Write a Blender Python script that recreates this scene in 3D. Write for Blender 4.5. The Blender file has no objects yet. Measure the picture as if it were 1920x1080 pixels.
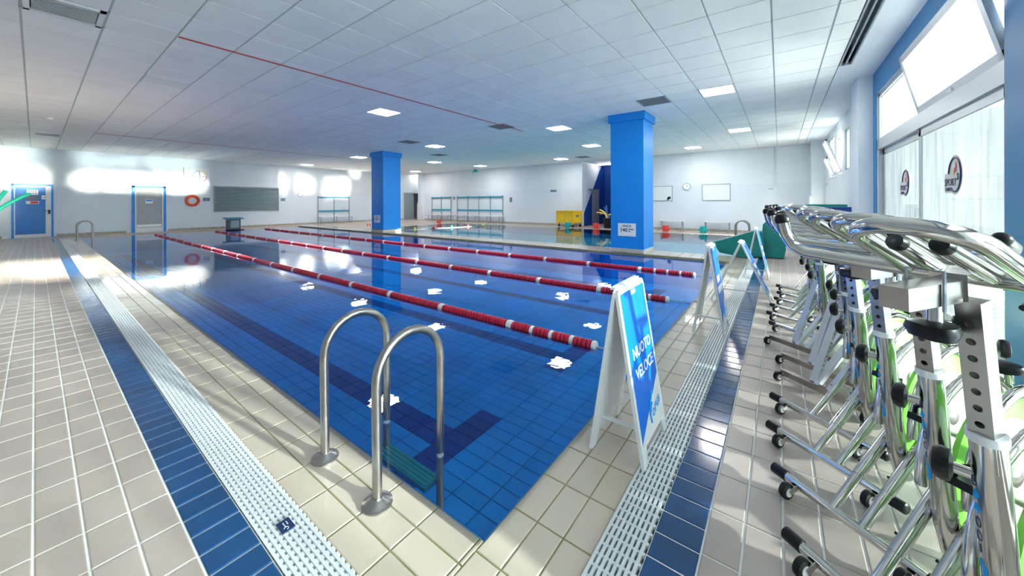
import bpy, bmesh, math, random
from mathutils import Vector, Matrix
random.seed(7)
R = math.radians
S = bpy.context.scene
C = S.collection

# ------------------------------------------------------------------ camera
CAMX, CAMY, CAMZ = 0.955, -1.079, 1.35
YAW = math.atan2(502.0, 670.0)          # left of +Y
cam_d = bpy.data.cameras.new('camera')
cam = bpy.data.objects.new('camera', cam_d)
C.objects.link(cam)
cam_d.sensor_width = 36.0
cam_d.lens = 670.0 / 1920.0 * 36.0
cam_d.shift_y = -160.5 / 1920.0
cam_d.clip_start = 0.02
cam_d.clip_end = 400
cam.location = (CAMX, CAMY, CAMZ)
cam.rotation_mode = 'XYZ'
cam.matrix_world = (Matrix.Translation((CAMX, CAMY, CAMZ)) @ Matrix.Rotation(YAW, 4, 'Z')
                    @ Matrix.Rotation(R(90), 4, 'X') @ Matrix.Rotation(R(-0.22), 4, 'Z'))
S.camera = cam

# ------------------------------------------------------------------ world, sun, exposure
S.view_settings.view_transform = 'Standard'
S.view_settings.look = 'None'
S.view_settings.gamma = 1.0
S.view_settings.use_curve_mapping = False
S.view_settings.exposure = 2.1
S.cycles.use_denoising = True
S.cycles.max_bounces = 8
S.cycles.diffuse_bounces = 4
S.cycles.glossy_bounces = 5
S.cycles.transparent_max_bounces = 12
S.cycles.sample_clamp_indirect = 0.0
S.cycles.blur_glossy = 0.0
S.cycles.use_guiding = True
S.cycles.use_surface_guiding = True
S.cycles.use_volume_guiding = False
S.cycles.guiding_training_samples = 64

world = bpy.data.worlds.new('sky')
S.world = world
world.use_nodes = True
wn = world.node_tree.nodes
bg = wn['Background']
bg.inputs['Color'].default_value = (0.84, 0.92, 1.0, 1)
bg.inputs['Strength'].default_value = 3.2

TAN_E = 0.2027
sun_d = bpy.data.lights.new('sun', 'SUN')
sun = bpy.data.objects.new('sun_offscreen', sun_d)
C.objects.link(sun)
sun_d.energy = 24.0
sun_d.angle = R(1.5)
sun_d.color = (1.0, 0.9, 0.74)
sun.rotation_mode = 'QUATERNION'
sun.rotation_quaternion = Vector((-1.0, -0.1353, -TAN_E)).to_track_quat('-Z', 'Y')
sun.location = (12, 2, 5)

# ------------------------------------------------------------------ helpers
def setp(o, label=None, cat=None, group=None, kind=None):
    if label: o['label'] = label
    if cat: o['category'] = cat
    if group: o['group'] = group
    if kind: o['kind'] = kind
    return o

def empty(name, loc=(0, 0, 0), rz=0.0, label=None, cat=None, group=None):
    o = bpy.data.objects.new(name, None)
    C.objects.link(o)
    o.location = loc
    o.rotation_euler = (0, 0, rz)
    o.empty_display_size = 0.1
    return setp(o, label, cat, group)

class MB:
    def __init__(s):
        s.v = []; s.f = []
    def add(s, vs, fs):
        b = len(s.v)
        s.v += [tuple(p) for p in vs]
        s.f += [tuple(b + i for i in f) for f in fs]
        return s
    def box(s, x0, x1, y0, y1, z0, z1, bottom=True):
        vs = [(x0, y0, z0), (x1, y0, z0), (x1, y1, z0), (x0, y1, z0), (x0, y0, z1), (x1, y0, z1), (x1, y1, z1), (x0, y1, z1)]
        fs = [(4, 5, 6, 7), (0, 1, 5, 4), (1, 2, 6, 5), (2, 3, 7, 6), (3, 0, 4, 7)]
        if bottom: fs.append((3, 2, 1, 0))
        return s.add(vs, fs)
    def obox(s, p0, p1, w, h, up=(0, 0, 1)):
        """bar of rectangular section from p0 to p1, w across, h along up"""
        p0, p1 = Vector(p0), Vector(p1)
        d = (p1 - p0).normalized(); up = Vector(up)
        a = d.cross(up)
        if a.length < 1e-5: a = d.cross(Vector((1, 0, 0)))
        a.normalize(); b = a.cross(d).normalized()
        vs = []
        for p in (p0, p1):
            for sa, sb in ((-1, -1), (1, -1), (1, 1), (-1, 1)):
                vs.append(p + a * (sa * w / 2) + b * (sb * h / 2))
        return s.add(vs, [(0, 1, 5, 4), (1, 2, 6, 5), (2, 3, 7, 6), (3, 0, 4, 7), (3, 2, 1, 0), (4, 5, 6, 7)])
    def tube(s, pts, r, n=10, caps=True, closed=False):
        pts = [Vector(p) for p in pts]
        m = len(pts)
        rr = r if isinstance(r, (list, tuple)) else [r] * m
        if closed:
            tans = [(pts[(i + 1) % m] - pts[i - 1]).normalized() for i in range(m)]
        else:
            tans = [(pts[min(i + 1, m - 1)] - pts[max(i - 1, 0)]).normalized() for i in range(m)]
        t0 = tans[0]
        nrm = t0.cross(Vector((0, 0, 1)))
        if nrm.length < 1e-3: nrm = t0.cross(Vector((1, 0, 0)))
        nrm.normalize()
        vs = []
        for i in range(m):
            t = tans[i]
            nrm = (nrm - t * nrm.dot(t))
            if nrm.length < 1e-6: nrm = t.orthogonal()
            nrm.normalize()
            b = t.cross(nrm)
            for k in range(n):
                a = 2 * math.pi * k / n
                vs.append(pts[i] + (nrm * math.cos(a) + b * math.sin(a)) * rr[i])
        fs = []
        for i in range(m if closed else m - 1):
            j = (i + 1) % m
            for k in range(n):
                k2 = (k + 1) % n
                fs.append((i * n + k, i * n + k2, j * n + k2, j * n + k))
        if caps and not closed:
            fs.append(tuple(range(n - 1, -1, -1)))
            fs.append(tuple((m - 1) * n + k for k in range(n)))
        return s.add(vs, fs)
    def lathe(s, prof, c=(0, 0, 0), ax=(0, 0, 1), n=20):
        """prof: list of (radius, height) along ax"""
        c = Vector(c); ax = Vector(ax).normalized()
        a = ax.orthogonal().normalized(); b = ax.cross(a)
        vs = []
        for r_, h_ in prof:
            for k in range(n):
                t = 2 * math.pi * k / n
                vs.append(c + ax * h_ + (a * math.cos(t) + b * math.sin(t)) * max(r_, 1e-5))
        fs = []
        for i in range(len(prof) - 1):
            for k in range(n):
                k2 = (k + 1) % n
                fs.append((i * n + k, i * n + k2, (i + 1) * n + k2, (i + 1) * n + k))
        fs.append(tuple(range(n - 1, -1, -1)))
        fs.append(tuple((len(prof) - 1) * n + k for k in range(n)))
        return s.add(vs, fs)
    def holed(s, p0, p1, w, h, up, holes, r, faces, depth=0.003):
        """hollow bar like obox, with round holes cut at the given distances in faces ('+a', '-b' ...)"""
        p0, p1 = Vector(p0), Vector(p1); L_ = (p1 - p0).length
        d = (p1 - p0).normalized(); a = d.cross(Vector(up)).normalized(); b = a.cross(d).normalized()
        for nm, n, t, hn, ht in (('+a', a, b, w / 2, h / 2), ('-a', -a, b, w / 2, h / 2), ('+b', b, a, h / 2, w / 2), ('-b', -b, a, h / 2, w / 2)):
            def P_(x, y, z=0.0): return p0 + d * x + t * y + n * (hn - z)
            cuts = holes if nm in faces else []
            c = 0.45 * (cuts[1] - cuts[0]) if cuts else 0; x = 0.0
            for q in cuts:
                s.add([P_(x, -ht), P_(q - c, -ht), P_(q - c, ht), P_(x, ht)], [(0, 1, 2, 3)])
                out = [P_(q + c * i, ht * j) for i, j in ((1, 0), (1, 1), (0, 1), (-1, 1), (-1, 0), (-1, -1), (0, -1), (1, -1))]
                rim = [(q + r * math.cos(k * math.pi / 4), r * math.sin(k * math.pi / 4)) for k in range(8)]
                s.add(out + [P_(*v) for v in rim] + [P_(*v, depth) for v in rim],
                      [(k, (k + 1) % 8, 8 + (k + 1) % 8, 8 + k) for k in range(8)] + [(8 + k, 8 + (k + 1) % 8, 16 + (k + 1) % 8, 16 + k) for k in range(8)])
                x = q + c
            s.add([P_(x, -ht), P_(L_, -ht), P_(L_, ht), P_(x, ht)], [(0, 1, 2, 3)])
        for e in (p0, p1):
            s.add([e + a * (i * w / 2) + b * (j * h / 2) for i, j in ((-1, -1), (1, -1), (1, 1), (-1, 1))], [(0, 1, 2, 3)])
        return s
    def prism(s, poly, o, ux, uy, t):
        """2D polygon (ccw seen along -n) extruded by t along ux x uy"""
        o, ux, uy = Vector(o), Vector(ux), Vector(uy)
        n = ux.cross(uy).normalized()
        m = len(poly)
        vs = [o + ux * p[0] + uy * p[1] for p in poly] + [o + ux * p[0] + uy * p[1] + n * t for p in poly]
        fs = [tuple(range(m - 1, -1, -1)), tuple(range(m, 2 * m))]
        for i in range(m):
            j = (i + 1) % m
            fs.append((i, j, m + j, m + i))
        return s.add(vs, fs)
    def mesh(s, name, smooth=False):
        me = bpy.data.meshes.new(name)
        me.from_pydata(s.v, [], s.f)
        if smooth:
            me.polygons.foreach_set('use_smooth', [True] * len(me.polygons))
            me.set_sharp_from_angle(angle=R(42))
        me.update()
        return me
    def build(s, name, mat, parent=None, smooth=False, loc=None):
        me = s.mesh(name, smooth)
        me.materials.append(mat)
        return link(name, me, parent, loc)

def link(name, me, parent=None, loc=None):
    o = bpy.data.objects.new(name, me)
    C.objects.link(o)
    if parent: o.parent = parent
    if loc is not None: o.location = loc
    return o

def arc(c, r, a0, a1, n, ux, uy):
    c, ux, uy = Vector(c), Vector(ux), Vector(uy)
    return [c + ux * (r * math.cos(a0 + (a1 - a0) * i / n)) + uy * (r * math.sin(a0 + (a1 - a0) * i / n)) for i in range(n + 1)]

def copy_tree(o, parent=None):
    c = o.copy()
    C.objects.link(c)
    c.parent = parent
    for ch in o.children: copy_tree(ch, c)
    return c

_dg = None
def text(name, body, size, mat, parent, M, depth=0.001, align='CENTER', bold=0.0):
    cu = bpy.data.curves.new(name + '_c', 'FONT')
    cu.body = body; cu.size = size; cu.extrude = depth; cu.align_x = align; cu.align_y = 'CENTER'
    cu.offset = bold; cu.resolution_u = 2
    t = bpy.data.objects.new(name + '_t', cu)
    C.objects.link(t)
    dg = bpy.context.evaluated_depsgraph_get()
    me = bpy.data.meshes.new_from_object(t.evaluated_get(dg))
    bpy.data.objects.remove(t)
    bpy.data.curves.remove(cu)
    me.materials.clear(); me.materials.append(mat)
    me.transform(M)
    return link(name, me, parent)

def frame(o, ux, uy):
    """matrix with x=ux, y=uy, z=ux x uy, at o"""
    ux, uy = Vector(ux).normalized(), Vector(uy).normalized()
    uz = ux.cross(uy)
    return Matrix(((ux.x, uy.x, uz.x, o[0]), (ux.y, uy.y, uz.y, o[1]), (ux.z, uy.z, uz.z, o[2]), (0, 0, 0, 1)))

# ------------------------------------------------------------------ materials
def mat(name, col, rough=0.5, metal=0.0, var=0.0, vscale=3.0, bump=0.0, bscale=60.0, spec=0.5, emit=None, estr=0.0, coat=0.0, trans=0.0, col2=None, aniso=None):
    m = bpy.data.materials.new(name)
    m.use_nodes = True
    nt = m.node_tree; N = nt.nodes; L = nt.links
    p = N['Principled BSDF']
    p.inputs['Base Color'].default_value = (*col, 1)
    p.inputs['Roughness'].default_value = rough
    p.inputs['Metallic'].default_value = metal
    p.inputs['Specular IOR Level'].default_value = spec
    p.inputs['Coat Weight'].default_value = coat
    p.inputs['Coat Roughness'].default_value = 0.05
    p.inputs['Transmission Weight'].default_value = trans
    if emit:
        p.inputs['Emission Color'].default_value = (*emit, 1)
        p.inputs['Emission Strength'].default_value = estr
    if var > 0 or bump > 0:
        g = N.new('ShaderNodeNewGeometry')
    if var > 0:
        nz = N.new('ShaderNodeTexNoise'); nz.inputs['Scale'].default_value = vscale; nz.inputs['Detail'].default_value = 5
        L.new(g.outputs['Position'], nz.inputs['Vector'])
        mx = N.new('ShaderNodeMix'); mx.data_type = 'RGBA'
        c2 = col2 if col2 else tuple(c * (1 - var) for c in col)
        c1 = col if col2 else tuple(min(1, c * (1 + var * 0.5)) for c in col)
        mx.inputs['A'].default_value = (*c1, 1); mx.inputs['B'].default_value = (*c2, 1)
        rp = N.new('ShaderNodeMapRange'); rp.inputs['From Min'].default_value = 0.35; rp.inputs['From Max'].default_value = 0.7
        L.new(nz.outputs['Fac'], rp.inputs['Value']); L.new(rp.outputs['Result'], mx.inputs['Factor'])
        L.new(mx.outputs['Result'], p.inputs['Base Color'])
    if bump > 0:
        nb = N.new('ShaderNodeTexNoise'); nb.inputs['Scale'].default_value = bscale; nb.inputs['Detail'].default_value = 3
        L.new(g.outputs['Position'], nb.inputs['Vector'])
        b = N.new('ShaderNodeBump'); b.inputs['Strength'].default_value = bump; b.inputs['Distance'].default_value = 0.004
        L.new(nb.outputs['Fac'], b.inputs['Height']); L.new(b.outputs['Normal'], p.inputs['Normal'])
    return m

def tile_mat(name, col, rough, var, jit=0.08, bump=0.1):
    """colour jitter tile by tile through the object's random value and soft large stains"""
    m = mat(name, col, rough, var=var, vscale=1.7, bump=bump, bscale=90)
    nt = m.node_tree; N = nt.nodes; L = nt.links
    p = N['Principled BSDF']
    mx = [n for n in N if n.type == 'MIX'][0]
    oi = N.new('ShaderNodeObjectInfo')
    hs = N.new('ShaderNodeHueSaturation')
    mr = N.new('ShaderNodeMapRange'); mr.inputs['To Min'].default_value = 1 - jit; mr.inputs['To Max'].default_value = 1 + jit * 0.8
    L.new(oi.outputs['Random'], mr.inputs['Value']); L.new(mr.outputs['Result'], hs.inputs['Value'])
    L.new(mx.outputs['Result'], hs.inputs['Color']); L.new(hs.outputs['Color'], p.inputs['Base Color'])
    return m

M = {}
M['wall'] = mat('wall_paint', (0.74, 0.80, 0.86), 0.55, var=0.05, vscale=0.8, bump=0.05, bscale=120)
M['wall_low'] = mat('wall_washable_paint', (0.70, 0.77, 0.85), 0.35, var=0.04, vscale=0.8)
M['ceiling_tile'] = tile_mat('mineral_ceiling_tile', (0.92, 0.93, 0.92), 0.8, 0.03, 0.02, bump=0.25)
M['ceiling_grid'] = mat('ceiling_grid_metal', (0.50, 0.60, 0.63), 0.5)
M['grout'] = mat('grout_light', (0.84, 0.83, 0.81), 0.8, var=0.15, vscale=5)
M['grout_warm'] = mat('grout_stained', (0.36, 0.27, 0.17), 0.7, var=0.4, vscale=4, col2=(0.16, 0.22, 0.07))
M['deck_tile'] = tile_mat('beige_deck_tile', (0.46, 0.385, 0.345), 0.34, 0.12)
M['coping_tile'] = tile_mat('cream_coping_tile', (0.62, 0.525, 0.425), 0.3, 0.1)
M['coping_tile'].node_tree.nodes['Principled BSDF'].inputs['Coat Weight'].default_value = 1.0
M['coping_tile'].node_tree.nodes['Principled BSDF'].inputs['Coat Roughness'].default_value = 0.03
M['coping_tile'].node_tree.nodes['Principled BSDF'].inputs['Coat IOR'].default_value = 1.36
M['navy_tile'] = tile_mat('navy_glazed_tile', (0.012, 0.07, 0.20), 0.12, 0.2, bump=0.03)
M['pool_tile'] = tile_mat('blue_pool_tile', (0.0, 0.34, 0.92), 0.3, 0.15)
M['pool_dark'] = tile_mat('navy_lane_tile', (0.003, 0.04, 0.33), 0.3, 0.15)
M['pool_teal'] = mat('teal_pool_tile', (0.04, 0.46, 0.66), 0.3, var=0.1)
M['pool_grout'] = mat('pool_grout', (0.02, 0.20, 0.42), 0.6)
M['grate'] = mat('white_plastic_grate', (0.74, 0.77, 0.80), 0.35)
M['dark'] = mat('channel_concrete', (0.38, 0.38, 0.37), 0.8, var=0.2)
M['base_tile'] = mat('beige_skirting_tile', (0.42, 0.38, 0.33), 0.4, var=0.15, vscale=6)
M['blue_paint'] = mat('blue_paint', (0.0, 0.26, 0.80), 0.4, var=0.06, vscale=1.0)
M['blue_wall'] = mat('navy_wall_paint', (0.005, 0.06, 0.33), 0.45)
M['blue_frame'] = mat('azure_frame_paint', (0.0, 0.22, 0.52), 0.4, var=0.1, vscale=2)
M['door_blue'] = mat('door_blue', (0.0, 0.19, 0.62), 0.35, var=0.08)
M['white'] = mat('white_plastic', (0.85, 0.86, 0.88), 0.35)
M['white_metal'] = mat('white_metal', (0.78, 0.80, 0.83), 0.35)
M['chrome'] = mat('polished_steel', (0.60, 0.59, 0.57), 0.13, 1.0)
M['steel'] = mat('brushed_steel', (0.42, 0.40, 0.38), 0.28, 1.0, var=0.15, vscale=8)
M['steel_worn'] = mat('weathered_steel', (0.40, 0.35, 0.31), 0.4, 0.85, var=0.3, vscale=9)
M['alu'] = mat('anodised_aluminium', (0.52, 0.55, 0.58), 0.38, 0.75)
M['alu_white'] = mat('satin_aluminium', (0.72, 0.73, 0.78), 0.35, 0.6)
M['black'] = mat('black_rubber', (0.004, 0.005, 0.008), 0.36, spec=0.3)
M['green_disc'] = mat('lime_plastic', (0.22, 0.62, 0.08), 0.3, var=0.15, vscale=4)
M['lime_label'] = mat('pale_lime_print', (0.72, 0.88, 0.68), 0.4, var=0.15, vscale=25)
M['print_blue'] = mat('print_blue', (0.0, 0.33, 0.85), 0.4)
M['print_navy'] = mat('print_navy', (0.01, 0.03, 0.12), 0.4)
M['red'] = mat('red_float_plastic', (0.55, 0.012, 0.05), 0.3)
M['float_white'] = mat('white_float_plastic', (0.85, 0.86, 0.88), 0.3)
M['rope'] = mat('grey_wire', (0.4, 0.4, 0.4), 0.5)
M['orange'] = mat('lifebuoy_orange', (0.75, 0.07, 0.015), 0.45)
M['yellow'] = mat('yellow_plastic', (0.85, 0.52, 0.01), 0.45)
M['noodle_y'] = mat('yellow_foam', (0.85, 0.75, 0.10), 0.7)
M['noodle_o'] = mat('peach_foam', (0.85, 0.50, 0.16), 0.7)
M['noodle_b'] = mat('blue_foam', (0.02, 0.15, 0.70), 0.7)
M['noodle_g'] = mat('green_foam', (0.01, 0.55, 0.36), 0.6)
M['noodle_r'] = mat('red_foam', (0.80, 0.06, 0.05), 0.6)
M['teal_plastic'] = mat('teal_green_plastic', (0.0, 0.20, 0.19), 0.4, var=0.15, vscale=5)
M['teal_foam'] = mat('teal_foam', (0.0, 0.40, 0.42), 0.6)
M['teal_rail'] = mat('teal_rail_paint', (0.02, 0.30, 0.45), 0.4)
M['block'] = mat('dark_teal_fibreglass', (0.012, 0.06, 0.10), 0.3)
M['block_top'] = mat('block_top_teal', (0.02, 0.25, 0.40), 0.5)
M['grey_metal'] = mat('grey_steel_paint', (0.30, 0.35, 0.38), 0.4)
M['shutter'] = mat('grey_green_shutter', (0.22, 0.30, 0.33), 0.45)
M['door_grey'] = mat('grey_door_laminate', (0.38, 0.41, 0.43), 0.4, var=0.05)
M['plaque'] = mat('slate_plaque', (0.16, 0.20, 0.30), 0.4)
M['plaque_text'] = mat('pale_print', (0.60, 0.65, 0.72), 0.5)
M['whiteboard'] = mat('whiteboard_enamel', (0.80, 0.84, 0.88), 0.15)
M['sign_blue'] = mat('sign_face_blue', (0.0, 0.17, 0.80), 0.22, spec=0.3)
M['sign_white'] = mat('sign_face_white', (0.86, 0.88, 0.90), 0.25)
M['red_strip'] = mat('red_ceiling_strip', (0.50, 0.06, 0.04), 0.5)
M['light_on'] = mat('lit_diffuser', (0.9, 0.9, 0.9), 0.5, emit=(1.0, 0.97, 0.92), estr=13.0)
M['light_off'] = mat('unlit_diffuser', (0.86, 0.88, 0.88), 0.4)
M['ground'] = mat('outside_paving', (0.45, 0.50, 0.46), 0.9, var=0.3, vscale=0.7)
M['hedge'] = mat('hedge_leaf', (0.06, 0.16, 0.07), 0.9, var=0.4, vscale=3)
M['mat_blue'] = mat('navy_foam_mat', (0.005, 0.05, 0.28), 0.6)
M['mat_green'] = mat('green_foam_mat', (0.0, 0.32, 0.24), 0.6)
M['shelf_blue'] = mat('sky_blue_shelf', (0.04, 0.28, 0.50), 0.5)
M['sticker_pink'] = None

def water_mat(name, tint):
    m = bpy.data.materials.new(name); m.use_nodes = True
    nt = m.node_tree; N = nt.nodes; L = nt.links
    N.remove(N['Principled BSDF'])
    out = N['Material Output']
    g = N.new('ShaderNodeNewGeometry')
    n1 = N.new('ShaderNodeTexNoise'); n1.inputs['Scale'].default_value = 2.2; n1.inputs['Detail'].default_value = 2.0
    n2 = N.new('ShaderNodeTexNoise'); n2.inputs['Scale'].default_value = 17.0; n2.inputs['Detail'].default_value = 1.0
    for n in (n1, n2): L.new(g.outputs['Position'], n.inputs['Vector'])
    ad = N.new('ShaderNodeMath'); ad.operation = 'MULTIPLY_ADD'; ad.inputs[1].default_value = 0.12
    L.new(n2.outputs['Fac'], ad.inputs[0]); L.new(n1.outputs['Fac'], ad.inputs[2])
    b = N.new('ShaderNodeBump'); b.inputs['Strength'].default_value = 0.10; b.inputs['Distance'].default_value = 0.02
    L.new(ad.outputs[0], b.inputs['Height'])
    fr = N.new('ShaderNodeFresnel'); fr.inputs['IOR'].default_value = 1.36
    L.new(b.outputs['Normal'], fr.inputs['Normal'])
    tr = N.new('ShaderNodeBsdfTransparent'); tr.inputs['Color'].default_value = (*tint, 1)
    gl = N.new('ShaderNodeBsdfGlossy'); gl.inputs['Roughness'].default_value = 0.0
    gl.inputs['Color'].default_value = (1, 1, 1, 1)
    L.new(b.outputs['Normal'], gl.inputs['Normal'])
    mx = N.new('ShaderNodeMixShader')
    L.new(fr.outputs['Fac'], mx.inputs['Fac']); L.new(tr.outputs[0], mx.inputs[1]); L.new(gl.outputs[0], mx.inputs[2])
    L.new(mx.outputs[0], out.inputs['Surface'])
    return m
M['water'] = water_mat('pool_water', (0.96, 0.99, 1.0))
M['water2'] = water_mat('shallow_water', (0.96, 0.99, 1.0))

def glass_mat(name, clear, haze_col, rough_bump=0.0, tcol=(0.93, 0.97, 0.98)):
    m = bpy.data.materials.new(name); m.use_nodes = True
    nt = m.node_tree; N = nt.nodes; L = nt.links
    N.remove(N['Principled BSDF'])
    out = N['Material Output']
    tr = N.new('ShaderNodeBsdfTransparent'); tr.inputs['Color'].default_value = (*tcol, 1)
    df = N.new('ShaderNodeBsdfTranslucent'); df.inputs['Color'].default_value = (*haze_col, 1)
    gl = N.new('ShaderNodeBsdfGlossy'); gl.inputs['Roughness'].default_value = 0.05
    m1 = N.new('ShaderNodeMixShader')
    if rough_bump > 0:   # streaky dirt film
        g = N.new('ShaderNodeNewGeometry')
        mp = N.new('ShaderNodeMapping'); mp.inputs['Scale'].default_value = (1, 9, 0.7)
        nz = N.new('ShaderNodeTexNoise'); nz.inputs['Scale'].default_value = 1.3; nz.inputs['Detail'].default_value = 5
        L.new(g.outputs['Position'], mp.inputs['Vector']); L.new(mp.outputs[0], nz.inputs['Vector'])
        mr = N.new('ShaderNodeMapRange'); mr.inputs['From Min'].default_value = 0.3; mr.inputs['From Max'].default_value = 0.7
        mr.inputs['To Min'].default_value = 1 - clear - rough_bump; mr.inputs['To Max'].default_value = 1 - clear + rough_bump
        L.new(nz.outputs['Fac'], mr.inputs['Value']); L.new(mr.outputs['Result'], m1.inputs['Fac'])
    else:
        m1.inputs['Fac'].default_value = 1 - clear
    L.new(tr.outputs[0], m1.inputs[1]); L.new(df.outputs[0], m1.inputs[2])
    fr = N.new('ShaderNodeFresnel'); fr.inputs['IOR'].default_value = 1.45
    m2 = N.new('ShaderNodeMixShader')
    L.new(fr.outputs[0], m2.inputs['Fac']); L.new(m1.outputs[0], m2.inputs[1]); L.new(gl.outputs[0], m2.inputs[2])
    L.new(m2.outputs[0], out.inputs['Surface'])
    return m
def translucent_mat(name, col):
    m = bpy.data.materials.new(name); m.use_nodes = True
    N = m.node_tree.nodes; L = m.node_tree.links
    p = N['Principled BSDF']; p.inputs['Base Color'].default_value = (*col, 1); p.inputs['Roughness'].default_value = 0.5
    tl = N.new('ShaderNodeBsdfTranslucent'); tl.inputs['Color'].default_value = (*col, 1)
    mx = N.new('ShaderNodeMixShader'); mx.inputs['Fac'].default_value = 0.3
    L.new(p.outputs[0], mx.inputs[1]); L.new(tl.outputs[0], mx.inputs[2]); L.new(mx.outputs[0], N['Material Output'].inputs['Surface'])
    return m
M['sticker_pink'] = mat('sticker_vinyl', (0.80, 0.72, 0.72), 0.4)
M['glass_hazy'] = glass_mat('hazy_glass', 0.66, (0.23, 0.265, 0.285), 0.14, (0.46, 0.525, 0.56))
M['glass_clear'] = glass_mat('dusty_clear_glass', 0.88, (0.8, 0.9, 0.95), 0.05)

# ------------------------------------------------------------------ dimensions
H = 3.63
XL, XR, YB, YN = -23.2, 2.32, 17.3, -3.6
PX0, PX1, PY1 = -21.0, 0.0, 8.05       # main basin x -21..0, y 0..8.05
QX0, QY0, QY1 = -16.2, 8.85, 15.5      # shallow basin
PZ, QZ = -0.66, -0.42
CE, GE, BE = 0.375, 0.54, 0.708        # outer edges of coping, grate, blue strip

# ------------------------------------------------------------------ tile fields
def tile_field(parent, name, rects, px, py, gap, top, thick, material, n_single, phase=(0, 0), stuff_name=None, skip=None):
    """tiles over rects; the n_single nearest the camera as parts, the rest joined into one part"""
    cells = []
    for (x0, x1, y0, y1) in rects:
        i0 = math.floor((x0 - phase[0]) / px + 1e-6); j0 = math.floor((y0 - phase[1]) / py + 1e-6)
        i = i0
        while phase[0] + i * px < x1 - 1e-4:
            a0 = max(x0, phase[0] + i * px); a1 = min(x1, phase[0] + (i + 1) * px)
            j = j0
            while phase[1] + j * py < y1 - 1e-4:
                b0 = max(y0, phase[1] + j * py); b1 = min(y1, phase[1] + (j + 1) * py)
                if a1 - a0 > gap * 2.5 and b1 - b0 > gap * 2.5 and not (skip and skip((a0 + a1) / 2, (b0 + b1) / 2)):
                    cells.append((a0 + gap / 2, a1 - gap / 2, b0 + gap / 2, b1 - gap / 2))
                j += 1
            i += 1
    fx, fy = -math.sin(YAW), math.cos(YAW)
    def key(c):
        x, y = (c[0] + c[1]) / 2 - CAMX, (c[2] + c[3]) / 2 - CAMY
        d = x * fx + y * fy; r = x * fy - y * fx
        hz = (CAMZ - top)
        vis = d > 0.15 and abs(r / d) < 1.5 and (540 - 160.5 + 670 * hz / d < 1120 if hz > 0 else 379 + 670 * hz / d > -40)
        return (0 if vis else 1, x * x + y * y)
    cells.sort(key=key)
    cache = {}
    for c in cells[:n_single]:
        w, h = round(c[1] - c[0], 4), round(c[3] - c[2], 4)
        me = cache.get((w, h))
        if me is None:
            e = min(0.004, w / 6, h / 6)
            mb = MB()
            mb.add([(-w/2, -h/2, -thick), (w/2, -h/2, -thick), (w/2, h/2, -thick), (-w/2, h/2, -thick),
                    (-w/2, -h/2, -e/2), (w/2, -h/2, -e/2), (w/2, h/2, -e/2), (-w/2, h/2, -e/2),
                    (-w/2+e, -h/2+e, 0), (w/2-e, -h/2+e, 0), (w/2-e, h/2-e, 0), (-w/2+e, h/2-e, 0)],
                   [(8, 9, 10, 11)] + [(k, (k+1) % 4, 4+(k+1) % 4, 4+k) for k in range(4)] + [(4+k, 4+(k+1) % 4, 8+(k+1) % 4, 8+k) for k in range(4)])
            me = mb.mesh(name); me.materials.append(material); cache[(w, h)] = me
        link(name, me, parent, ((c[0]+c[1])/2, (c[2]+c[3])/2, top))
    rest = cells[n_single:]
    if rest:
        mb = MB()
        for c in rest: mb.box(c[0], c[1], c[2], c[3], top - thick, top, bottom=False)
        o = mb.build(stuff_name or (name + 's'), material, parent)
        o['kind'] = 'stuff'

# ---- floor
fl = MB()
B0 = -0.2
fl.box(XL, XR, YN, -BE, B0, -0.004)                # near/left deck
fl.box(BE, XR, -BE, YB, B0, -0.004)                # window-side deck
fl.box(XL, PX0 - CE, -BE, YB, B0, -0.004)          # far-left deck
fl.box(PX0 - CE, BE, QY1, YB, B0, -0.004)          # back deck
fl.box(PX0 - CE, QX0, PY1 + 0.8, QY1, B0, -0.004)  # deck left of shallow pool
fl.box(PX0 - CE, BE, -BE, -GE, B0, -0.004)         # under navy strip
fl.box(GE, BE, -GE, QY1, B0, -0.004)
floor = fl.build('floor', M['grout'])
floor['kind'] = 'structure'
deck_rects_left = [(XL, BE, YN, -BE)]
tile_field(floor, 'deck_tile', deck_rects_left, 0.25, 0.1265, 0.008, 0.0, 0.005, M['deck_tile'], 180, (-1.36 * 0.978, -BE))
deck_rects_right = [(BE, XR, -BE, YB)]
tile_field(floor, 'deck_tile', deck_rects_right, 0.1265, 0.25, 0.007, 0.0, 0.005, M['deck_tile'], 120, (BE, 0.205))
tile_field(floor, 'deck_tile', [(XL, PX0 - CE, -BE, YB), (PX0 - CE, BE, QY1 + 0.15, YB), (PX0 - CE, QX0 - 0.15, PY1 + 0.8, QY1)], 0.25, 0.25, 0.01, 0.0, 0.005, M['deck_tile'], 0, (0, 0), 'far_deck_tiles')
nav = MB()
tile_field(floor, 'navy_tile', [(PX0 - CE, BE, -BE, -GE)], 0.1235, 0.2, 0.008, 0.0, 0.005, M['navy_tile'], 90, (-0.95, -BE))
tile_field(floor, 'navy_tile', [(GE, BE, -GE, QY1)], 0.2, 0.1235, 0.007, 0.0, 0.005, M['navy_tile'], 90, (GE, 0.2))

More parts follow.
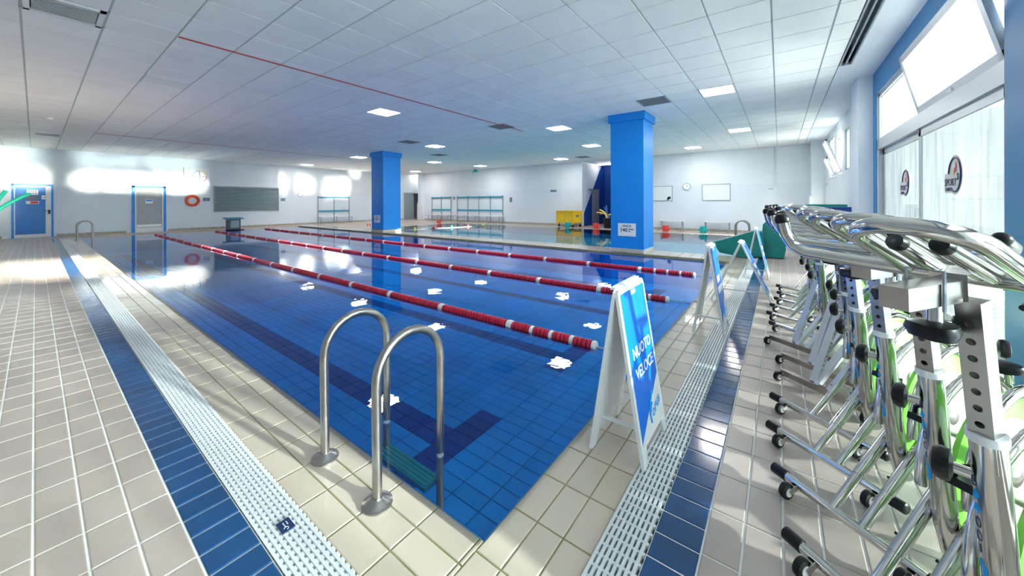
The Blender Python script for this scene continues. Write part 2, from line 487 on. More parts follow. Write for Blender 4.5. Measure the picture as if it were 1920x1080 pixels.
# ---- pool basins
pb = MB()
zc = -0.021
pb.box(PX0 - CE, CE, -CE, 0, B0, zc)                  # coping beds
pb.box(0, CE, 0, QY1, B0, zc)
pb.box(PX0 - CE, PX0, 0, PY1, B0, zc)
pb.box(PX0 - 0.1, 0.1, -0.1, PY1, PZ - 0.3, PZ - 0.012)     # floor slab
pb.box(PX0 - 0.1, PX0, -0.1, PY1 + 0.1, PZ - 0.1, B0)   # walls
pb.box(0, 0.1, -0.1, QY1 + 0.1, PZ - 0.1, B0)
pb.box(PX0, 0, -0.1, 0, PZ - 0.1, B0)
pb.box(QX0 - 0.1, 0.1, QY0, QY1 + 0.1, QZ - 0.2, QZ - 0.01)
pb.box(QX0 - 0.1, QX0, QY0, QY1, QZ - 0.1, -0.012)
pb.box(QX0, 0, QY1, QY1 + 0.1, QZ - 0.1, -0.012)
basin = pb.build('pool_basin', M['pool_grout'])
basin['kind'] = 'structure'
# coping tiles (wet, just under the water film)
tile_field(basin, 'coping_tile', [(PX0 - CE, 0.0, -CE, 0)], 0.25, 0.125, 0.007, -0.009, 0.005, M['coping_tile'], 150, (-0.02, -CE))
tile_field(basin, 'coping_tile', [(0, CE, -CE, QY1)], 0.125, 0.25, 0.007, -0.009, 0.005, M['coping_tile'], 150, (0, 0.2))
tile_field(basin, 'coping_tile', [(PX0 - CE, PX0, 0, PY1)], 0.125, 0.25, 0.007, -0.009, 0.005, M['coping_tile'], 0, (PX0 - CE, 0))
tile_field(basin, 'coping_edge_tile', [(QX0 - 0.15, 0, QY1, QY1 + 0.15), (QX0 - 0.15, QX0, QY0, QY1)], 0.25, 0.25, 0.008, 0.0, 0.012, M['coping_tile'], 0, (0, QY1 + 0.15))
# grout under coping
gb = MB(); gb.box(PX0 - CE, 0.0, -CE, 0, -0.03, -0.0125); gb.box(0, CE, -CE, QY1, -0.03, -0.0125)
gb.build('coping_grout', M['grout_warm'], basin)
# pool floor tiles and lane markings
def lane_dark(x, y):
    for cy in (1.02, 3.07, 5.11, 7.1):
        if -19.6 < x < -1.12 and abs(y - cy) < 0.126: return True
        if (-1.38 < x < -1.12 or -19.6 < x < -19.34) and abs(y - cy) < 0.45: return True
    return False
tile_field(basin, 'pool_tile', [(PX0, 0, 0, PY1)], 0.25, 0.125, 0.008, PZ, 0.012, M['pool_tile'], 300, (-1.37, 1.02), 'far_pool_tiles', skip=lane_dark)
tile_field(basin, 'lane_tile', [(PX0, 0, 0, PY1)], 0.25, 0.125, 0.008, PZ, 0.012, M['pool_dark'], 200, (-1.37, 1.02), 'far_lane_tiles', skip=lambda x, y: not lane_dark(x, y))
tile_field(basin, 'shallow_pool_tile', [(QX0, 0, QY0, QY1)], 0.5, 0.5, 0.012, QZ, 0.01, M['pool_teal'], 0, (0, 0), 'shallow_pool_tiles')
# inner wall faces (tiled blue)
wf = MB()
wf.box(PX0, PX0 + 0.01, 0, PY1, PZ, -0.02); wf.box(-0.01, 0, 0, PY1, PZ, -0.02); wf.box(PX0, 0, 0, 0.01, PZ, -0.02); wf.box(PX0, 0, PY1 - 0.01, PY1, PZ, -0.02)
wf.build('basin_wall_lining', M['pool_tile'], basin)
# divider ledge between the two basins
dv = MB(); dv.box(PX0 - CE, 0.1, PY1, PY1 + 0.8, PZ - 0.1, 0.035)
ledge = dv.build('pool_divider', M['grout_warm']); ledge['kind'] = 'structure'
tile_field(ledge, 'ledge_tile', [(PX0 - CE, 0.1, PY1 - 0.006, PY1 + 0.806)], 0.25, 0.2, 0.01, 0.05, 0.05, M['coping_tile'], 120, (0, PY1))

# water
wm = MB(); wm.add([(PX0 - CE, -0.03, 0), (0.03, -0.03, 0), (0.03, PY1, 0), (PX0 - CE, PY1, 0)], [(0, 1, 2, 3)])
w = wm.build('pool_water', M['water'], loc=(0, 0, -0.003))
setp(w, 'still blue water of the large lane pool', 'water', kind='stuff')
wm = MB(); wm.add([(QX0, QY0, 0), (0.03, QY0, 0), (0.03, QY1, 0), (QX0, QY1, 0)], [(0, 1, 2, 3)])
w = wm.build('shallow_water', M['water2'], loc=(0, 0, -0.003))
setp(w, 'still teal water of the shallow pool behind the blue pillars', 'water', kind='stuff')

# overflow gratings
def grating(x0, x1, y0, y1, along):
    mb = MB()
    nb = 8
    wid = (y1 - y0) if along == 'x' else (x1 - x0)
    pitch = wid / nb
    for k in range(nb):
        a = k * pitch
        if along == 'x': mb.box(x0, x1, y0 + a, y0 + a + pitch * 0.56, -0.02, 0.002, False)
        else: mb.box(x0 + a, x0 + a + pitch * 0.56, y0, y1, -0.02, 0.002, False)
    t = (x0 if along == 'x' else y0)
    e = (x1 if along == 'x' else y1)
    k = 0
    while t < e:
        if along == 'x': mb.box(t, min(t + 0.016, e), y0, y1, -0.018, -0.001, False)
        else: mb.box(x0, x1, t, min(t + 0.012, e), -0.018, -0.001, False)
        t += 0.036 if along == 'x' else 0.05
    return mb
ch = MB(); ch.box(PX0 - CE, GE, -GE, -CE, B0, -0.17); ch.box(CE, GE, -CE, QY1, B0, -0.17)
ch.build('gutter_channel', M['dark'], basin)
g1 = grating(PX0 - CE, CE - 0.002, -GE + 0.002, -CE - 0.002, 'x').build('overflow_grating', M['grate'])
setp(g1, 'white slotted overflow grating along the ladder side of the pool', 'grating')
g2 = grating(CE + 0.002, GE - 0.002, -GE + 0.002, QY1, 'y').build('overflow_grating', M['grate'])
setp(g2, 'white slotted overflow grating running under the folding floor signs', 'grating')
# small navy badge clipped on the grating
bd = MB(); bd.box(-0.035, 0.035, -0.024, 0.024, 0, 0.004)
badge = bd.build('grating_badge', M['print_navy'], loc=(-0.70, -0.455, 0.0025)); badge.rotation_euler = (0, 0, 0.0)
setp(badge, 'small navy maker badge set in the white overflow grating', 'badge')
t_ = MB(); t_.obox((-0.02, -0.004, 0.0045), (0.012, -0.004, 0.0045), 0.004, 0.001); t_.obox((-0.02, 0.008, 0.0045), (0.002, 0.008, 0.0045), 0.004, 0.001); t_.tube(arc((0.018, -0.004, 0.0045), 0.008, 0, 4.5, 8, (1, 0, 0), (0, 1, 0)), 0.0015, 5)
t_.build('badge_print', M['plaque_text'], badge)
# square drain plates in the coping
for (x, y) in ((0.05, 2.05), (0.05, 4.3)):
    d = MB(); d.box(-0.04, 0.04, -0.04, 0.04, 0, 0.006)
    for k in range(4): d.box(-0.03, 0.03, -0.03 + k * 0.017, -0.022 + k * 0.017, 0.006, 0.008)
    setp(d.build('anchor_plate', M['grey_metal'], loc=(x, y, -0.009)), 'small grey lane anchor plate set in the cream coping', 'plate', 'lane anchor plates in the coping')

# ------------------------------------------------------------------ walls
def wall_box(name, x0, x1, y0, y1, z0=-0.2, z1=H + 0.45, m='wall'):
    o = MB().box(x0, x1, y0, y1, z0, z1).build(name, M[m]); o['kind'] = 'structure'; return o
T = 0.2
DY0, DY1 = 17.63, 18.43
wlm = MB(); wlm.box(XL - T, XL, YN - T, DY0, -0.2, H + 0.45); wlm.box(XL - T, XL, DY1, YB + 2.6, -0.2, H + 0.45); wlm.box(XL - T, XL, DY0, DY1, 2.1, H + 0.45); wlm.box(XL - T, XL, DY0, DY1, -0.2, 0.0)
wl = wlm.build('wall_left', M['wall']); wl['kind'] = 'structure'
br = MB(); br.box(XL - 2.2, XL - 2.1, 16.6, 19.6, 0, 2.6); br.box(XL - 2.2, XL - T, 16.5, 16.6, 0, 2.6); br.box(XL - 2.2, XL - T, 19.6, 19.7, 0, 2.6); br.box(XL - 2.2, XL - T, 16.5, 19.7, 2.6, 2.7); br.box(XL - 2.2, XL - T, 16.5, 19.7, -0.1, 0.0)
br.build('room_behind_door', M['wall'], wl)
MB().box(XL - 0.001, XL + 0.004, YN, YB, 0, 2.1).build('washable_paint_band', M['wall_low'], wl)
wall_box('wall_near', XL, XR + T, YN - T, YN)
# back wall with two recesses (corridor at far left, stair niche)
wb = MB()
wb.box(-21.9, -7.9, YB, YB + T, -0.2, H + 0.45); wb.box(-6.1, XR + T, YB, YB + T, -0.2, H + 0.45)
wbk = wb.build('wall_back', M['wall']); wbk['kind'] = 'structure'
pb2 = MB(); pb2.box(-21.9, -7.9, YB - 0.004, YB, 0, 2.1); pb2.box(-6.1, XR, YB - 0.004, YB, 0, 2.1)
pb2.build('washable_paint_band', M['wall_low'], wbk)
cr = MB(); cr.box(XL, -21.9, YB + 2.4, YB + 2.6, 0, H); cr.box(-21.9, -21.7, YB + T, YB + 2.6, 0, H)
o = cr.build('wall_corridor', M['wall']); o['kind'] = 'structure'
ni = MB(); ni.box(-8.1, -7.9, YB + T, YB + 3.4, 0, H); ni.box(-7.9, -5.9, YB + 3.2, YB + 3.4, 0, H); ni.box(-6.1, -5.9, YB + T, YB + 3.2, 0, H)
niche = ni.build('wall_niche', M['wall']); niche['kind'] = 'structure'
# navy diagonal paint field and stair door inside the niche
dg = MB(); dg.prism([(0.2, 0), (3.2, 0), (3.2, H), (2.75, H), (0.2, 0.72)], (-7.9, YB, 0), (0, 1, 0), (0, 0, 1), 0.004)
dg.build('navy_paint_field', M['blue_wall'], niche)
MB().box(-7.9, -6.1, YB + 3.19, YB + 3.2, 0, H).build('navy_back_paint', M['blue_wall'], niche)
dp = MB(); dp.box(-6.104, -6.1, YB + T, YB + 3.2, 0, H); dp.build('navy_side_paint', M['blue_wall'], niche)
fc = MB(); fc.box(XL, XR, YB, YB + 3.4, H, H + 0.45); fc.build('niche_ceiling', M['wall'], niche)
ff = MB(); ff.box(XL, XR, YB, YB + 3.4, -0.2, 0.0); ff.build('niche_floor', M['deck_tile'], niche)
nd = empty('door_3', (-7.9, YB + 1.3, 0)); nd['kind'] = 'structure'
MB().box(0.004, 0.04, 0.0, 0.95, 0, 2.05).build('door_leaf', M['door_grey'], nd)
MB().box(0.004, 0.05, -0.5, 1.0, 2.05, 2.12).build('lintel_rail', M['grey_metal'], nd)
# dark doorway at the far corner of the left wall
dd = empty('door_4', (XL, 16.68, 0)); dd['kind'] = 'structure'
MB().box(0.004, 0.04, 0.0, 0.95, 0, 2.1).build('door_leaf', M['grey_metal'], dd)
MB().box(0.004, 0.05, -0.03, 1.78, 2.1, 2.16).build('door_head', M['grey_metal'], dd)
# pillar beside the corridor with grey boxed base
pl = MB(); pl.box(-21.9, -21.5, YB - 0.25, YB, 0, H); o = pl.build('trim_1', M['wall']); o['kind'] = 'structure'
for k in range(3): MB().box(-21.95, -21.45, YB - 0.29, YB, 0.02 + k * 0.46, 0.46 + k * 0.46).build('boxed_panel', M['white_metal'], o)
# wall on the window side, with openings
WIN = [(-1.80, 2.66), (3.29, 7.75)]        # two big window units
SMALL = [(10.85, 11.6, 2.15, 3.2), (12.2, 13.2, 2.1, 3.2), (13.8, 15.55, 2.1, 3.45), (15.75, 16.3, 0.1, 2.0)]
wr = MB()
ys = [YN - T] + [v for ab in WIN for v in ab] + [YB + T]
wr.box(XR, XR + T, YN - T, WIN[0][0], -0.2, H + 0.45)
wr.box(XR, XR + T, WIN[0][1], WIN[1][0], -0.2, H + 0.45)
y = WIN[1][1]
for (a, b, z0, z1) in SMALL:
    wr.box(XR, XR + T, y, a, -0.2, H + 0.45)
    wr.box(XR, XR + T, a, b, -0.2, z0); wr.box(XR, XR + T, a, b, z1, H + 0.45)
    y = b
wr.box(XR, XR + T, y, YB + T, -0.2, H + 0.45)
for a, b in WIN: wr.box(XR, XR + T, a, b, 3.22, H + 0.45)
wright = wr.build('wall_right', M['wall']); wright['kind'] = 'structure'
bp = MB()
bp.box(XR - 0.012, XR, WIN[0][1], WIN[1][0], 0, H)           # blue painted pier
bp.box(XR - 0.012, XR, WIN[1][0], WIN[1][1] + 0.25, 3.22, H)
bp.box(XR - 0.012, XR, WIN[1][1], WIN[1][1] + 0.25, 0, 3.22)
bp.box(XR - 0.012, XR, WIN[0][0], WIN[0][1], 3.22, H)
bp.build('blue_paint_surround', M['blue_frame'], wright)
pr = MB(); pr.box(XR - 0.21, XR, 8.0, 8.75, 0, H); o = pr.build('trim_2', M['wall']); o['kind'] = 'structure'
pr = MB(); pr.box(XR - 0.4, XR, 16.6, YB, 0, H); o = pr.build('trim_3', M['wall']); o['kind'] = 'structure'
MB().box(XR - 0.46, XR, 16.55, YB, 0, 1.55).build('boxed_base', M['white_metal'], o)
# baseboards
def baseboard(name, x0, x1, y0, y1):
    o = MB().box(x0, x1, y0, y1, 0, 0.1).build(name, M['grout']); o['kind'] = 'structure'
    mb = MB(); lx = x1 - x0 > y1 - y0
    n = int((x1 - x0 if lx else y1 - y0) / 0.25)
    for k in range(n):
        if lx: mb.box(x0 + k * 0.25 + 0.006, x0 + k * 0.25 + 0.244, y0 - 0.006, y1 + 0.006, 0.004, 0.106)
        else: mb.box(x0 - 0.006, x1 + 0.006, y0 + k * 0.25 + 0.006, y0 + k * 0.25 + 0.244, 0.004, 0.106)
    t = mb.build('skirting_tiles', M['base_tile'], o); t['kind'] = 'stuff'
baseboard('baseboard_left', XL, XL + 0.02, -0.55, 1.55)
baseboard('baseboard_left_2', XL, XL + 0.02, 2.85, 16.6)
baseboard('baseboard_left_3', XL, XL + 0.02, YN, -1.75)
baseboard('baseboard_back', -21.4, -7.9, YB - 0.02, YB)
baseboard('baseboard_back_2', -6.1, XR - 0.47, YB - 0.02, YB)

# ------------------------------------------------------------------ ceiling
P = 0.632
EDGE0 = 1.76
cb = MB(); cb.box(XL, XR, YN, YB, H + 0.33, H + 0.45)
ceil = cb.build('ceiling', M['ceiling_grid']); ceil['kind'] = 'structure'
GX, GY = 0.88, 4.51
LIT = [(-0.07, 7.35), (-0.07, 12.3), (-1.95, 15.4), (-4.5, 8.6), (-5.12, 12.35), (-7.05, 4.2), (-8.3, 15.4), (-10.2, 8.6), (-15.85, 8.6), (-14.6, 12.35), (-14.2, 15.4), (-21.5, 8.6), (-19.1, 11.8), (-20.0, 15.4), (-9.9, 12.35), (-2.7, 12.35)]
OFF = [(-8.55, 0.4), (-14.4, 0.45), (-20.4, 0.45)]
VENT = [(-1.35, 7.35), (-5.8, 7.4), (-10.4, 7.45), (-12.3, 10.5), (-7.0, 15.4), (-17.0, 10.5), (-18.5, 8.0), (-13.0, 5.5)]
def snap(x, y):
    i = round((x - GX) / P - 0.5); j = round((y - GY) / P - 0.5)
    return i, j
used = set()
def cellrect(i, j): return GX + i * P, GX + (i + 1) * P, GY + j * P, GY + (j + 1) * P
lit_cells = [snap(*p) for p in LIT[:-2]]
off_cells = [snap(*p) for p in OFF]
vent_cells = [snap(*p) for p in VENT[:6]]
big_vent = [snap(-5.95, -0.85)]
special = set(lit_cells + off_cells + vent_cells + big_vent)
EDGE = 1.76
tile_field(ceil, 'ceiling_tile', [(XL, EDGE, YN, YB)], P, P, 0.022, H, -0.012, M['ceiling_tile'], 0, (GX, GY), skip=lambda x, y: True)
cells = []
i0 = math.floor((XL - GX) / P); i1 = math.ceil((EDGE - GX) / P)
j0 = math.floor((YN - GY) / P); j1 = math.ceil((YB - GY) / P)
for i in range(i0, i1):
    for j in range(j0, j1):
        if (i, j) in special: continue
        a0, a1, b0, b1 = cellrect(i, j)
        a0, a1, b0, b1 = max(a0, XL), min(a1, EDGE), max(b0, YN), min(b1, YB)
        if a1 - a0 < 0.08 or b1 - b0 < 0.08: continue
        cells.append((a0 + 0.011, a1 - 0.011, b0 + 0.011, b1 - 0.011))
def ckey(c):
    x, y = (c[0] + c[1]) / 2 - CAMX, (c[2] + c[3]) / 2 - CAMY
    d = x * -math.sin(YAW) + y * math.cos(YAW); r = x * math.cos(YAW) + y * math.sin(YAW)
    vis = d > 0.3 and abs(r / d) < 1.5 and 379 - 670 * (H - CAMZ) / d > -60
    return (0 if vis else 1, x * x + y * y)
cells.sort(key=ckey)
cache = {}
for c in cells[:300]:
    w_, h_ = round(c[1] - c[0], 3), round(c[3] - c[2], 3)
    if (w_, h_) not in cache:
        me = MB().box(-w_/2, w_/2, -h_/2, h_/2, 0, 0.03).mesh('ceiling_tile'); me.materials.append(M['ceiling_tile']); cache[(w_, h_)] = me
    link('ceiling_tile', cache[(w_, h_)], ceil, ((c[0]+c[1])/2, (c[2]+c[3])/2, H))
mb = MB()
for c in cells[300:]: mb.box(c[0], c[1], c[2], c[3], H, H + 0.03)
o = mb.build('far_ceiling_tiles', M['ceiling_tile'], ceil); o['kind'] = 'stuff'
tb_ = MB()      # T-bars between the tiles
for i in range(i0, i1 + 1):
    x = GX + i * P
    if XL < x < EDGE: tb_.box(x - 0.0115, x + 0.0115, YN, YB, H + 0.012, H + 0.034)
for j in range(j0, j1 + 1):
    y = GY + j * P
    if YN < y < YB: tb_.box(XL, EDGE, y - 0.0115, y + 0.0115, H + 0.012, H + 0.034)
for q in ((XL, XL + 0.13, YN, YB), (EDGE - 0.13, EDGE, YN, YB), (XL, EDGE, YN, YN + 0.13), (XL, EDGE, YB - 0.13, YB)): tb_.box(*q, H + 0.0305, H + 0.036)
tb_.build('grid_bars', M['ceiling_grid'], ceil)
# plain soffit strip beside the windows with the linear slot diffuser
sf = MB(); sf.box(EDGE + 0.16, XR, YN, 7.05, H - 0.005, H + 0.02); sf.box(EDGE, XR, 7.05, YB, H - 0.005, H + 0.02)
sf.build('plaster_soffit', M['wall'], ceil)
sd = MB()
for x in (EDGE, EDGE + 0.14): sd.box(x, x + 0.02, YN, 7.05, H - 0.012, H + 0.03)
sd.box(EDGE, EDGE + 0.16, 7.03, 7.05, H - 0.012, H + 0.03)
slot = sd.build('slot_diffuser', M['grey_metal'], ceil)
MB().box(EDGE + 0.07, EDGE + 0.09, YN, 7.05, H - 0.012, H + 0.03).build('blade', M['grey_metal'], slot)
# ceiling lights
def panel(i, j, on, lab, grp):
    a0, a1, b0, b1 = cellrect(i, j)
    t = empty('ceiling_light', ((a0 + a1) / 2, (b0 + b1) / 2, H), 0, lab, 'ceiling light', grp)
    w_ = P / 2 - 0.014
    f = MB()
    for (x0, x1, y0, y1) in ((-w_, w_, -w_, -w_ + 0.018), (-w_, w_, w_ - 0.018, w_), (-w_, -w_ + 0.018, -w_, w_), (w_ - 0.018, w_, -w_, w_)): f.box(x0, x1, y0, y1, -0.006, 0.012)
    f.build('frame', M['white'], t)
    MB().box(-w_, w_, -w_, w_, 0.012, 0.07).build('housing', M['white_metal'], t)
    q = w_ - 0.018
    MB().add([(-q, -q, -0.002), (-q, q, -0.002), (q, q, -0.002), (q, -q, -0.002)], [(0, 1, 2, 3)]).build('diffuser', M['light_on' if on else 'light_off'], t)
for c in lit_cells: panel(*c, True, 'square glowing light panel set flush in the ceiling grid', 'lit ceiling panels')
for c in off_cells: panel(*c, False, 'square unlit light panel set flush in the ceiling grid', 'unlit ceiling panels')
for c in vent_cells:
    a0, a1, b0, b1 = cellrect(*c)
    t = empty('ceiling_vent', ((a0 + a1) / 2, (b0 + b1) / 2, H), 0, 'square dark return-air grille in the ceiling grid', 'air vent', 'dark ceiling grilles')
    f = MB()
    for (x0, x1, y0, y1) in ((-0.305, 0.305, -0.305, -0.285), (-0.305, 0.305, 0.285, 0.305), (-0.305, -0.285, -0.305, 0.305), (0.285, 0.305, -0.305, 0.305)): f.box(x0, x1, y0, y1, -0.004, 0.02)
    f.build('frame', M['grey_metal'], t)
    mb = MB()
    for k in range(12): mb.box(-0.29, 0.29, -0.278 + k * 0.05, -0.272 + k * 0.05, -0.002, 0.03)
    mb.build('louvres', M['grey_metal'], t)
# big supply diffuser
a0, a1, b0, b1 = cellrect(*big_vent[0])
t = empty('ceiling_diffuser', ((a0 + a1) / 2, (b0 + b1) / 2, H), 0, 'large white four-way air diffuser with angled blades in the ceiling', 'air vent')
f = MB()
for (x0, x1, y0, y1) in ((-0.3, 0.3, -0.3, -0.25), (-0.3, 0.3, 0.25, 0.3), (-0.3, -0.25, -0.3, 0.3), (0.25, 0.3, -0.3, 0.3)): f.box(x0, x1, y0, y1, -0.012, 0.008)
f.build('frame', M['white_metal'], t)
for k in range(9):
    MB().obox((-0.22 + k * 0.055, -0.24, -0.006), (-0.22 + k * 0.055, 0.24, -0.006), 0.035, 0.004, (0.7, 0, 0.7)).build('blade', M['white_metal'], t)
# small vent and smoke detector near far end
t = empty('ceiling_vent', (-18.2, -0.83, H), 0, 'slim slatted ceiling vent near the blue door', 'air vent')
mb = MB(); mb.box(-0.3, 0.3, -0.28, 0.28, -0.008, 0.0); mb.build('frame', M['white_metal'], t)
for k in range(8): MB().box(-0.26 + k * 0.07, -0.22 + k * 0.07, -0.24, 0.24, -0.014, -0.008).build('slat', M['grey_metal'], t)
sdk = MB().lathe([(0.06, 0), (0.06, -0.02), (0.045, -0.045), (0.0, -0.05)], (0, 0, 0)).build('smoke_detector', M['white'], smooth=True, loc=(-14.5, -0.83, H))
setp(sdk, 'round white smoke detector on the ceiling above the deck', 'smoke detector')
# red strips along the ceiling
for X, lab in ((-5.6, 'thin red guide strip on the ceiling nearer the windows'), (-16.65, 'thin red guide strip on the ceiling nearer the doors wall')):
    t = empty('ceiling_strip', (X, 0.1, H), 0, lab, 'strip')
    MB().box(-0.03, -0.012, 0, 8.25, -0.006, 0.0).build('red_line', M['red_strip'], t)
    MB().box(0.004, 0.014, 0, 8.25, -0.006, 0.0).build('red_line', M['red_strip'], t)

# ------------------------------------------------------------------ pillars
def pillar(x0, x1, y0, y1, lab):
    t = empty('blue_pillar', ((x0 + x1) / 2, (y0 + y1) / 2, 0.05), 0, lab, 'pillar')
    hx, hy = (x1 - x0) / 2, (y1 - y0) / 2
    MB().box(-hx, hx, -hy, hy, 0, H - 0.05).build('shaft', M['blue_paint'], t)
    MB().box(-hx - 0.05, hx + 0.05, -hy - 0.05, hy + 0.05, H - 0.25, H - 0.05).build('capital', M['blue_paint'], t)
    sk = MB().box(-hx - 0.012, hx + 0.012, -hy - 0.012, hy + 0.012, 0, 0.1).build('skirting', M['grout'], t)
    n = 4
    for k in range(n):
        a0 = -hx + 2 * hx * k / n + 0.006; a1 = -hx + 2 * hx * (k + 1) / n - 0.006
        MB().box(a0, a1, -hy - 0.02, -hy - 0.01, 0.004, 0.1).build('skirting_tile', M['coping_tile'], sk)
        MB().box(hx + 0.01, hx + 0.02, -hy + 2 * hy * k / n + 0.006, -hy + 2 * hy * (k + 1) / n - 0.006, 0.004, 0.1).build('skirting_tile', M['coping_tile'], sk)
    return t, hx, hy
pA, hx, hy = pillar(-2.62, -1.77, 8.05, 8.9, 'broad azure blue square pillar nearer the windows, with depth notice')
pB, hx2, hy2 = pillar(-13.9, -13.0, 8.1, 9.0, 'slimmer-looking azure blue square pillar nearer the doors wall')
def depth_notice(p, hx, hy):
    s = MB().box(-0.23, 0.23, -hy - 0.012, -hy - 0.006, 0.42, 0.75).build('depth_notice', M['sign_white'], p)
    y_ = -hy - 0.0125
    text('notice_print', 'VASCA', 0.075, M['print_navy'], s, frame((0, y_, 0.68), (1, 0, 0), (0, 0, 1)), bold=0.002)
    text('notice_print', '140', 0.13, M['print_navy'], s, frame((-0.08, y_, 0.575), (1, 0, 0), (0, 0, 1)), bold=0.003)
    text('notice_print', 'altezza', 0.05, M['print_navy'], s, frame((0.11, y_, 0.60), (1, 0, 0), (0, 0, 1)), bold=0.002)
    text('notice_print', 'cm', 0.05, M['print_navy'], s, frame((0.06, y_, 0.545), (1, 0, 0), (0, 0, 1)), bold=0.002)
depth_notice(pA, hx, hy); depth_notice(pB, hx2, hy2)

# ------------------------------------------------------------------ window units
def window_unit(name, y0, y1, logos, tilt):
    t = empty(name, (XR, y0, 0)); t['kind'] = 'structure'
    Lh = y1 - y0; mid = Lh / 2
    X0, X1 = 0.02, 0.10
    f = MB()
    f.box(X0, X1, 0, 0.06, 0, 3.22); f.box(X0, X1, Lh - 0.06, Lh, 0, 3.22); f.box(X0, X1, 0, Lh, 3.15, 3.22); f.box(X0, X1, 0, Lh, 0, 0.07)
    f.box(X0 - 0.02, X1, 0, Lh, 2.24, 2.42)
    f.build('window_frame', M['alu'], t)
    MB().box(X0, X1, mid - 0.03, mid + 0.03, 2.42, 3.15).build('mullion', M['alu'], t)
    for k, (a, b) in enumerate(((0.06, mid + 0.04), (mid - 0.04, Lh - 0.06))):
        xo = 0.03 + 0.035 * k
        lf = MB()
        lf.box(xo, xo + 0.035, a, a + 0.085, 0.07, 2.24); lf.box(xo, xo + 0.035, b - 0.085, b, 0.07, 2.24)
        lf.box(xo, xo + 0.035, a, b, 0.07, 0.17); lf.box(xo, xo + 0.035, a, b, 2.15, 2.24)
        leaf = lf.build('sliding_leaf', M['alu'], t)
        MB().box(xo + 0.014, xo + 0.02, a + 0.08, b - 0.08, 0.16, 2.16).build('pane', M['glass_hazy'], leaf)
        if k == 0:
            MB().box(xo - 0.004, xo, a + 0.03, a + 0.05, 1.0, 1.22).build('pull_handle', M['black'], leaf)
            MB().box(xo - 0.006, xo + 0.004, b - 0.07, b - 0.02, 2.2, 2.235).build('guide_block', M['black'], leaf)
        if logos:
            logo((xo + 0.012, (a + b) / 2 + (0.05 if k == 0 else -0.15), 1.58), leaf)
    # fixed far upper pane
    MB().box(0.05, 0.056, mid + 0.03, Lh - 0.06, 2.42, 3.15).build('upper_pane', M['glass_clear'], t)
    # near upper sash, hinged at its foot and tilted into the room
    sash = empty('tilting_sash', (0.03, 0.06, 2.43)); sash.parent = t
    sash.rotation_euler = (0, -tilt, 0)
    W2 = mid - 0.09; Hs = 0.74
    s = MB()
    s.box(-0.02, 0.03, 0, 0.075, 0, Hs); s.box(-0.02, 0.03, W2 - 0.075, W2, 0, Hs); s.box(-0.02, 0.03, 0, W2, 0, 0.075); s.box(-0.02, 0.03, 0, W2, Hs - 0.075, Hs)
    s.build('sash_frame', M['alu'], sash)
    MB().box(0.0, 0.006, 0.07, W2 - 0.07, 0.07, Hs - 0.07).build('sash_pane', M['glass_clear'], sash)
    MB().box(-0.03, -0.02, W2 / 2 - 0.05, W2 / 2 + 0.05, 0.02, 0.05).build('latch', M['white_metal'], sash)
    return t

def logo(p, parent):
    """round club sticker seen from inside; faces the room (-X)"""
    x, y, z = p
    F_ = frame((x, y, z), (0, -1, 0), (0, 0, 1))     # local x to the room's right, normal -X
    def disc(name, cx, cy, rx, ry, d, m, n=28):
        poly = [(cx + rx * math.cos(2 * math.pi * k / n), cy + ry * math.sin(2 * math.pi * k / n)) for k in range(n)]
        mb = MB().prism(poly, (0, 0, d), (1, 0, 0), (0, 1, 0), 0.0008)
        mb.v = [tuple(F_ @ Vector(v)) for v in mb.v]
        return mb.build(name, m, st)
    poly = []
    st = empty('club_sticker'); st.parent = parent
    disc('sticker_ground', 0.06, 0.03, 0.185, 0.20, 0.0, M['sticker_pink'])
    mb = MB().prism([(-0.22, -0.15), (0.05, -0.15), (0.05, 0.05), (-0.22, 0.05)], (0, 0, 0.0012), (1, 0, 0), (0, 1, 0), 0.0008)
    mb.v = [tuple(F_ @ Vector(v)) for v in mb.v]; mb.build('sticker_tab', M['sticker_pink'], st)
    ring = MB().tube([F_ @ Vector((0.06 + 0.155 * math.cos(a), 0.03 + 0.17 * math.sin(a), 0.0025)) for a in [R(-125) + R(300) * k / 30 for k in range(31)]], 0.009, 6)
    ring.build('sticker_ring', M['print_navy'], st)
    fl_ = MB().prism([(0.03, 0.04), (0.09, 0.06), (0.11, 0.12), (0.07, 0.165), (0.075, 0.11), (0.04, 0.09)], (0, 0, 0.003), (1, 0, 0), (0, 1, 0), 0.0008)
    fl_.v = [tuple(F_ @ Vector(v)) for v in fl_.v]; fl_.build('sticker_swirl', M['noodle_r'], st)
    fl2 = MB().prism([(0.0, 0.03), (0.035, 0.03), (0.035, 0.075), (0.01, 0.07)], (0, 0, 0.003), (1, 0, 0), (0, 1, 0), 0.0008)
    fl2.v = [tuple(F_ @ Vector(v)) for v in fl2.v]; fl2.build('sticker_flame', M['noodle_y'], st)
    text('sticker_print', 'SPORT', 0.105, M['print_navy'], st, F_ @ Matrix.Translation((-0.055, -0.045, 0.0045)), bold=0.001)
    text('sticker_print', '3', 0.09, M['print_navy'], st, F_ @ Matrix.Translation((0.135, 0.005, 0.0045)), bold=0.004)
    text('sticker_print', 'CAMERI', 0.05, M['print_navy'], st, F_ @ Matrix.Translation((-0.10, -0.115, 0.0045)), bold=0.001)

